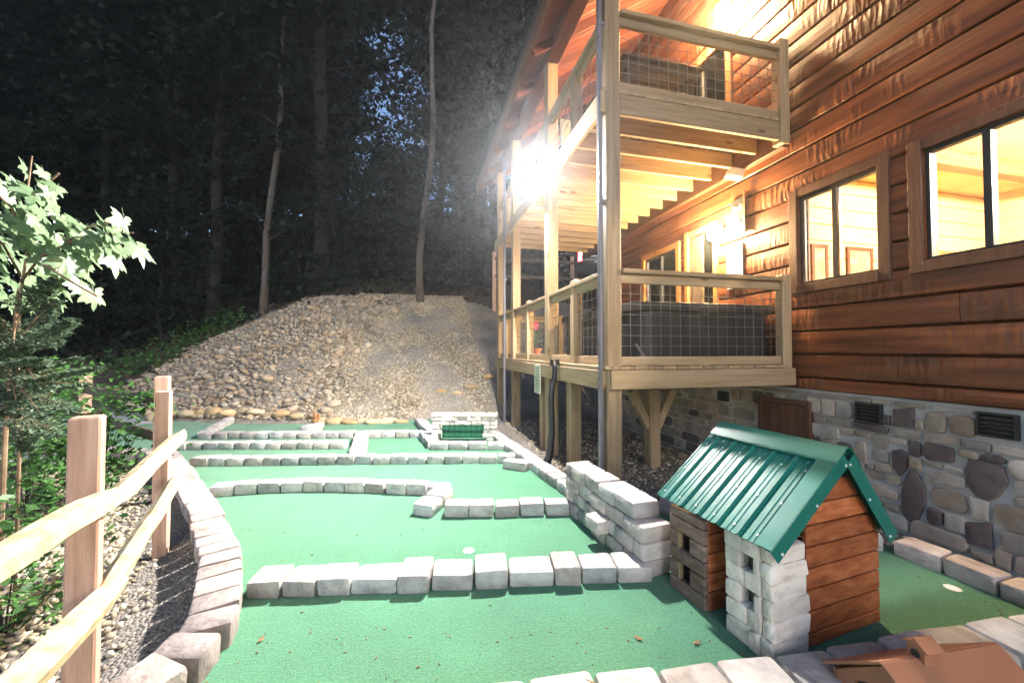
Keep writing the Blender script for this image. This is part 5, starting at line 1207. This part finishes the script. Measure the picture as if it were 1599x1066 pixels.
for k, (Zr, u) in enumerate([(24, 300), (27, 345), (25, 385), (29, 410), (26, 455), (28, 520), (24, 690), (27, 730), (26, 655), (30, 590), (31, 555), (29, 625)]):
    p = dp(u, 500, Zr); tree(TV[6], (p.x, p.y), rt.uniform(0, 6.28), rt.uniform(0.9, 1.2) if not 540 < u < 660 else 0.8, 'low dark understorey tree among the taller trees of the hillside wood', 'understorey trees', 'small_tree')
# undergrowth that reads as one mass
g_ = np.random.default_rng(8); C = []
for i in range(620):
    Zr = g_.uniform(12.6, 40); u = g_.uniform(-300, 1000); p = dp(u, 500, Zr)
    if hill_d(p.x, p.y) < 3.6 and p.x > -6.5 - 0.4 * (p.y - 9): continue
    if hill_d(p.x, p.y) < 1.0: continue
    if p.x > 1.0 and Zr < 16: continue
    s = g_.uniform(.35, 1.0); C.append(np.array([p.x, p.y, hz(p.x, p.y) + s * .45]) + g_.normal(0, 1, (60, 3)) * np.array([s, s, s * .5]))
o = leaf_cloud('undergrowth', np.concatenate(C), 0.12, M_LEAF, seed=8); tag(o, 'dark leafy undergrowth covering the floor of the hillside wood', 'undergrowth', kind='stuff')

# ------------------------------------------------------------------ foliage at the left edge
def maple_leaf_mesh(seed):
    rd = random.Random(seed); out = []
    prof = [(0, 0.0), (18, .34), (40, .60), (58, .80), (70, .52), (80, .62), (95, .44), (118, .80), (128, .92), (140, .66), (152, .70), (165, .52), (172, .78), (180, 1.0)]
    pts = []
    for a, r_ in prof: pts.append((r_ * math.sin(R(a)) * 0.62, r_ * math.cos(R(a)) * -0.62 - 0.0))
    L = [(x_, y_) for x_, y_ in pts]; Rr = [(-x_, y_) for x_, y_ in reversed(pts[1:-1])]
    ring = L + Rr; m = MB(); droop = rd.uniform(.15, .45)
    c = (0, 0.02, 0)
    vs = [c] + [(x_, y_, -abs(x_) * droop * .5 - max(0, y_) ** 2 * droop + rd.uniform(-.03, .03)) for x_, y_ in ring]
    n = len(ring); m.add(vs, [(0, i + 1, (i + 1) % n + 1) for i in range(n)])
    m.tube([(0, -0.0, 0), (0, -.25, -.03), (0.03, -.5, -.08)], 0.012, 4)
    me = m.mesh('leaf', fixn=False); me.materials.append(M_MAPLE); me.shade_smooth(); return me
ML = [maple_leaf_mesh(i) for i in range(5)]
base = dp(35, 690, 2.1); mp_ = thing('maple_sapling', 'maple sapling with floodlit pale lobed leaves at the left edge', 'sapling', (base.x, base.y, hz(base.x, base.y)))
def q3(u, v, Z): return tuple(dp(u, v, Z))
MB().tube([(base.x, base.y, -0.15), q3(36, 640, 2.1), q3(28, 560, 2.12), q3(30, 460, 2.14), q3(40, 380, 2.16), q3(36, 300, 2.18), q3(42, 240, 2.2)], [0.008, 0.0075, 0.007, 0.0065, 0.006, 0.005, 0.003], 8).build('trunk', M_STEM, mp_, smooth=True)
for pts_ in ([(30, 440, 2.14), (60, 400, 2.05), (110, 375, 1.95), (160, 362, 1.88), (205, 362, 1.85)], [(38, 400, 2.15), (70, 415, 2.0), (110, 440, 1.92), (150, 462, 1.88)], [(36, 320, 2.18), (60, 290, 2.1), (85, 268, 2.05)], [(30, 430, 2.14), (0, 380, 2.0), (-40, 350, 1.9)], [(34, 360, 2.16), (10, 320, 2.1), (-25, 290, 2.0)], [(100, 378, 1.97), (140, 350, 1.93), (180, 345, 1.9)]):
    MB().tube([q3(*p) for p in pts_], [0.007 - 0.001 * k for k in range(len(pts_))], 6).build('branch', M_STEM, mp_, smooth=True)
lp = [(35, 262), (62, 268), (82, 288), (20, 292), (48, 300), (8, 275), (70, 300), (188, 342), (200, 368), (176, 378), (212, 384), (160, 352), (140, 360), (118, 348), (96, 350), (76, 352), (58, 345), (40, 352), (22, 345), (8, 352), (150, 392), (130, 385), (110, 380), (88, 378), (66, 372), (48, 378), (28, 380), (12, 388), (132, 410), (112, 405), (92, 402), (72, 400), (50, 405), (30, 412), (108, 432), (94, 448), (122, 446), (146, 458), (70, 432), (44, 436), (20, 440), (5, 420), (128, 425), (12, 320), (34, 328), (-10, 380), (-15, 330), (160, 402), (84, 425), (178, 362), (60, 385), (104, 362), (146, 372), (-5, 445), (30, 462), (60, 458), (90, 470), (15, 470), (45, 475), (-15, 420), (75, 445), (5, 300), (-10, 275), (55, 325), (80, 322)]
rl_ = random.Random(9)
lp += [(rl_.uniform(-30, 190), 0) for _ in range(32)]; lp = [(u, v if v else rl_.uniform(335, 400) + u * 0.25 * rl_.uniform(-.2, 1)) for u, v in lp]
for i, (u, v) in enumerate(lp):
    Z = 2.0 - 0.0024 * (u - 100) + 0.0016 * (v - 360) + rl_.uniform(-.09, .09); c = dp(u, v, Z); o = bpy.data.objects.new('leaf', ML[i % 5]); COL.objects.link(o); o.parent = mp_
    s = rl_.uniform(0.13, 0.19) * (0.75 if v < 300 else 1); o.scale = (s, s, s); o.location = c - org(mp_)
    nv = Vector((0.85 + rl_.uniform(-.3, .3), 0.05 + rl_.uniform(-.4, .4), 0.5 + rl_.uniform(-.35, .35))).normalized(); tv = Vector((0.8 + rl_.uniform(-.5, .3), -0.2 + rl_.uniform(-.4, .4), -0.55 + rl_.uniform(-.4, .5)))
    tv = (tv - nv * tv.dot(nv)).normalized(); xv = tv.cross(nv)
    o.rotation_euler = Matrix((xv, tv, nv)).transposed().to_euler()
# hemlock sapling
hb = dp(8, 720, 1.95); hm = thing('hemlock_sapling', 'feathery grey-green hemlock sapling behind the nearest fence post', 'sapling', (hb.x, hb.y, hz(hb.x, hb.y)))
MB().tube([(hb.x, hb.y, -.15), q3(14, 600, 1.95), q3(22, 510, 1.95), q3(26, 450, 1.95)], [0.012, 0.01, 0.007, 0.004], 7).build('trunk', M_STEM, hm)
g_ = np.random.default_rng(12); C = []; tw = MB()
for (u0, v0, u1, v1) in [(20, 560, 110, 500), (18, 590, 120, 560), (20, 610, 135, 600), (22, 540, 90, 470), (16, 620, 120, 640), (24, 520, -40, 480), (18, 580, -50, 560), (16, 640, 90, 680), (25, 500, 75, 440), (18, 600, 150, 575), (14, 650, -30, 640), (20, 575, 60, 560), (18, 600, 70, 650), (20, 560, 70, 610), (22, 530, 60, 520), (16, 640, 50, 700), (20, 590, 30, 640), (24, 500, 20, 560)]:
    a = np.array(dp(u0, v0, 1.95)); b = np.array(dp(u1, v1, 1.95 + g_.uniform(-.25, .2))); d = b - a; L = np.linalg.norm(d); d /= L; sd_ = np.cross(d, [0, 0, 1]); sd_ /= np.linalg.norm(sd_)
    tw.tube([a, (a + b) / 2 + np.array([0, 0, .03]), b], [0.005, 0.003, 0.0015], 4)
    for k in range(14):
        t_ = 0.2 + 0.8 * k / 13; c = a + d * L * t_; w = 0.125 * (1.15 - t_)
        for sg in (-1, 1):
            e = c + (sd_ * sg * .85 + d * .55) * w; tw.tube([c, e], 0.0012, 3, cap=False)
            n = 24; C.append(c + (e - c) * g_.uniform(0, 1, (n, 1)) + g_.normal(0, .009, (n, 3)) * np.array([1, 1, .5]))
tw.build('twigs', M_STEM, hm); leaf_cloud('crown', np.concatenate(C), 0.0165, M_HEML, hm, flat=1.4, seed=3, aspect=0.28).data.transform(Matrix.Translation(-org(hm)))
def shrub(label, u, v, Z, rx, rz, n, ls, seed, mat=M_SHRUB):
    c = dp(u, v, Z); gz = hz(c.x, c.y); t = thing('shrub', label, 'shrub', (c.x, c.y, gz)); g_ = np.random.default_rng(seed); m = MB(); C = []
    for k in range(44):
        az = g_.uniform(0, 6.28); rr_ = math.sqrt(g_.uniform(0, 1)); e = np.array([c.x + math.cos(az) * rx * rr_, c.y + math.sin(az) * rx * rr_ * .8, g_.uniform(gz + .05, c.z + rz * (1 - .5 * rr_))])
        if k % 5 == 0: m.tube([(c.x, c.y, gz - .05), ((c.x + e[0]) / 2, (c.y + e[1]) / 2, (gz + e[2]) / 2 + .06), tuple(e)], [0.004, 0.003, 0.0015], 4, cap=False)
        for q in range(3): C.append(e + g_.normal(0, .10, 3) * np.array([1, 1, .6]) + g_.normal(0, 1, (n // 48, 3)) * np.array([.085, .085, .05]))
    m.build('stems', M_BARKD, t); o = leaf_cloud('foliage', np.concatenate(C), ls, mat, t, flat=.9, seed=seed, aspect=.5); o.data.transform(Matrix.Translation(-org(t)))
shrub('bright green leafy shrub beside the far fence post', 165, 618, 3.5, 0.30, 0.16, 420, 0.034, 31)
shrub('broad green shrub behind the hemlock sapling', 45, 605, 3.3, 0.58, 0.24, 800, 0.034, 32)
shrub('low shrub in the gravel left of the nearest fence post', 20, 790, 1.95, 0.17, 0.10, 300, 0.026, 33)
shrub('small leafy weed at the edge of the concrete path', 60, 668, 2.7, 0.14, 0.08, 200, 0.03, 34)
# low weeds on the dark bank left of the rocks
for k, (u, v, Z) in enumerate([(285, 515, 12.2), (250, 545, 11.2), (330, 520, 12.6), (200, 560, 11.2), (365, 500, 13.0)]):
    p = dp(u, v, Z); s = 0.35; g_ = np.random.default_rng(70 + k); z0 = hz(p.x, p.y)
    t = thing('bank_weed', ['tallest weed clump on the dark bank left of the rocks', 'weed clump low on the dark bank', 'weed clump close to the rock edge', 'leftmost weed clump on the dark bank', 'highest weed clump near the slender tree'][k], 'weed', (p.x, p.y, z0))
    m = MB()
    for q in range(5): m.tube([(p.x, p.y, z0 - .05), (p.x + g_.uniform(-.3, .3), p.y + g_.uniform(-.3, .3), z0 + g_.uniform(.3, .6))], [0.008, .003], 4)
    m.build('stems', M_STEM, t); o = leaf_cloud('foliage', np.array([p.x, p.y, z0 + .3]) + g_.normal(0, 1, (260, 3)) * np.array([s, s * .8, .2]), 0.06, M_SHRUB, t, seed=k); o.data.transform(Matrix.Translation(-org(t)))

# ------------------------------------------------------------------ small things
M_DRY = pm('dry_leaf', [(0.3, (0.16, 0.08, 0.035)), (0.7, (0.3, 0.17, 0.08))], scale=20, rough=0.8)
for k, ((u, v), lb) in enumerate((((929, 862), 'dry brown leaf on the green beside the block wall'), ((935, 858), 'smaller dry leaf next to another beside the block wall'), ((994, 988), 'dry leaf in the middle of the front lane'), ((1083, 995), 'dry leaf at the shadow edge near the model house'), ((415, 990), 'crumpled pale leaf in the front lane by the left border'), ((925, 1057), 'dry leaf lying on the nearest paver row'))):
    c = gp(u, v, 0.118 if k == 5 else 0.004); s = 0.016 if k != 1 else 0.010; a = k * 1.1; m = MB()
    m.add([(c.x + math.cos(a) * s * 1.4, c.y + math.sin(a) * s * 1.4, c.z + .006), (c.x - math.sin(a) * s * .7, c.y + math.cos(a) * s * .7, c.z + .001), (c.x - math.cos(a) * s * 1.3, c.y - math.sin(a) * s * 1.3, c.z + .007), (c.x + math.sin(a) * s * .7, c.y - math.cos(a) * s * .7, c.z + .001), (c.x, c.y, c.z + .004), (c.x - math.cos(a) * s * 2, c.y - math.sin(a) * s * 2, c.z + .003)], [(0, 1, 4), (1, 2, 4), (2, 3, 4), (3, 0, 4), (2, 5, 4)])
    o = m.build('fallen_leaf', M_DRY, fixn=False); tag(o, lb, 'leaf', 'dry leaves on the course')
g_ = np.random.default_rng(77); sp_ = MB()
for i in range(260):
    u = g_.uniform(300, 1580); v = g_.uniform(690, 1060); c = gp(u, v, 0.003); a = g_.uniform(0, 6.28); l_ = g_.uniform(.002, .007); w_ = g_.uniform(.0008, .0022)
    if c.x > 3.0 or c.y > 6 or c.x < np.interp(c.y, [1.5, 2.3, 3.2, 4.7, 5.5], [-.9, -.92, -1.3, -2.2, -2.8]): continue
    e1 = Vector((math.cos(a) * l_, math.sin(a) * l_, 0)); e2 = Vector((-math.sin(a) * w_, math.cos(a) * w_, 0)); sp_.obox(c, e1, e2, (0, 0, .0018))
tag(sp_.build('turf_litter', M_DRY, fixn=False), 'tiny dry needles and grit strewn over the putting greens', 'litter', kind='stuff')
# furniture on the balcony
tb = thing('balcony_table', 'dark slatted table on the balcony behind the railing', 'table', (2.45, 3.95, 3.615))
for k in range(6): MB().box(1.98, 2.92, 3.42 + k * .165, 3.42 + k * .165 + .15, 4.27, 4.295).build('slat', DARKW['x'], tb, bevel=.003)
MB().box(2.02, 2.88, 3.46, 3.49, 4.18, 4.265).box(2.02, 2.88, 4.32, 4.35, 4.18, 4.265).box(2.02, 2.05, 3.49, 4.32, 4.18, 4.265).box(2.85, 2.88, 3.49, 4.32, 4.18, 4.265).build('apron', DARKW['x'], tb)
for a in (2.05, 2.79):
    for b in (3.49, 4.26): MB().box(a, a + .06, b, b + .06, 3.618, 4.265).build('leg', DARKW['z'], tb)
def chair(x0, y0, rz, lb):
    t = thing('balcony_chair', lb, 'chair', (x0, y0, 3.618), rz, 'dark chairs on the balcony', local=True)
    MB().box(-.22, .22, -.2, .2, .40, .44).build('seat', M_BLACK, t, bevel=.01)
    MB().obox((0, .21, .66), (.22, 0, 0), (0, .012, .002), (0, .03, .24)).build('backrest', M_BLACK, t, bevel=.006)
    for a in (-1, 1):
        for b in (-1, 1): MB().box(a * .19 - .018, a * .19 + .018, b * .17 - .018, b * .17 + .018, 0, .40).build('leg', M_BLACK, t)
chair(2.12, 4.75, 0.2, 'dark chair behind the balcony table'); chair(2.75, 4.8, -0.3, 'dark chair nearest the balcony door')
for k, (xx, lb) in enumerate(((2.0, 'left small white box on the balcony floor'), (2.13, 'middle small white box on the balcony floor'), (2.28, 'taller white jug on the balcony floor'))):
    t = thing('white_container', lb, 'container', (xx, 3.3, 3.617), 0, 'white containers on the balcony floor')
    if k < 2: MB().box(xx - .05, xx + .05, 3.26, 3.34, 3.617, 3.70).build('box', M_WHITE, t, bevel=.008); MB().box(xx - .053, xx + .053, 3.257, 3.343, 3.702, 3.72).build('lid', M_WHITE, t, bevel=.004)
    else: MB().lathe((xx, 3.3, 3.617), [(.045, 0), (.055, .03), (.055, .11), (.03, .15), (.022, .19)], 14).build('jug', M_WHITE, t, smooth=True); MB().tube([(xx + .05, 3.3, 3.73), (xx + .085, 3.3, 3.71), (xx + .085, 3.3, 3.66), (xx + .052, 3.3, 3.65)], .008).build('handle', M_WHITE, t)
# pot with a red flower on the lower deck
fp_ = Vector((1.86, 6.05, 1.16)); t = thing('flower_pot', 'pot with a red flower at the far end of the lower deck', 'flower pot', fp_)
MB().lathe(fp_, [(.06, 0), (.09, .14), (.1, .14), (.1, .17)], 14).build('pot', plain('terracotta', (.35, .13, .07), .8), t)
MB().tube([fp_ + Vector((0, 0, .15)), fp_ + Vector((-.02, 0, .4)), fp_ + Vector((0, 0, .55))], .007, 5).build('stem', M_SHRUB, t)
m = MB()
for k in range(6): a = k * math.pi / 3; m.add([fp_ + Vector((0, 0, .55)), fp_ + Vector((math.cos(a - .3) * .04, -.02, .55 + math.sin(a - .3) * .06)), fp_ + Vector((math.cos(a) * .06, -.015, .55 + math.sin(a) * .085)), fp_ + Vector((math.cos(a + .3) * .04, -.02, .55 + math.sin(a + .3) * .06))], [(0, 1, 2, 3)])
m.build('petals', plain('red_petals', (.55, .03, .06), .5), t, fixn=False)
m = MB()
for k in range(5): a = k * 1.3; m.add([fp_ + Vector((-.01, 0, .25 + k * .03)), fp_ + Vector((math.cos(a) * .06, math.sin(a) * .06 - .02, .31 + k * .03)), fp_ + Vector((math.cos(a) * .13, math.sin(a) * .13, .29 + k * .03)), fp_ + Vector((math.cos(a) * .06 + .02, math.sin(a) * .06 + .02, .27 + k * .03))], [(0, 1, 2, 3)])
m.build('leaves', M_SHRUB, t, fixn=False)
# low bench by the path on the far left
bb = gp(70, 690); t = thing('garden_bench', 'low dark bench on the concrete path behind the shrubs', 'bench', (bb.x, bb.y, 0), 0.3, local=True)
for k in range(3): MB().box(-.6, .6, -.18 + k * .125, -.18 + k * .125 + .11, .36, .40).build('slat', DARKW['x'], t, bevel=.004)
for s in (-1, 1):
    for q in (-1, 1): MB().beam((s * .48, q * .05, .36), (s * .48, q * .2, 0.0), .05, .04).build('leg', DARKW['z'], t)

# ------------------------------------------------------------------ thin haze added to give the floodlight its glow
M_HAZE = bpy.data.materials.new('glow_haze'); M_HAZE.use_nodes = True; nt = M_HAZE.node_tree; nt.nodes.clear()
out = N(nt, 'ShaderNodeOutputMaterial'); pv = N(nt, 'ShaderNodeVolumePrincipled'); pv.inputs['Density'].default_value = 0.0020; pv.inputs['Color'].default_value = (0.9, 0.94, 1.0, 1); pv.inputs['Anisotropy'].default_value = 0.82
nt.links.new(pv.outputs[0], out.inputs['Volume'])
hz_ = MB().box(-48, 26, -10, 66, -4, 58).build('haze', M_HAZE); tag(hz_, 'thin added haze that gives the floodlight its glow', 'haze', kind='stuff')
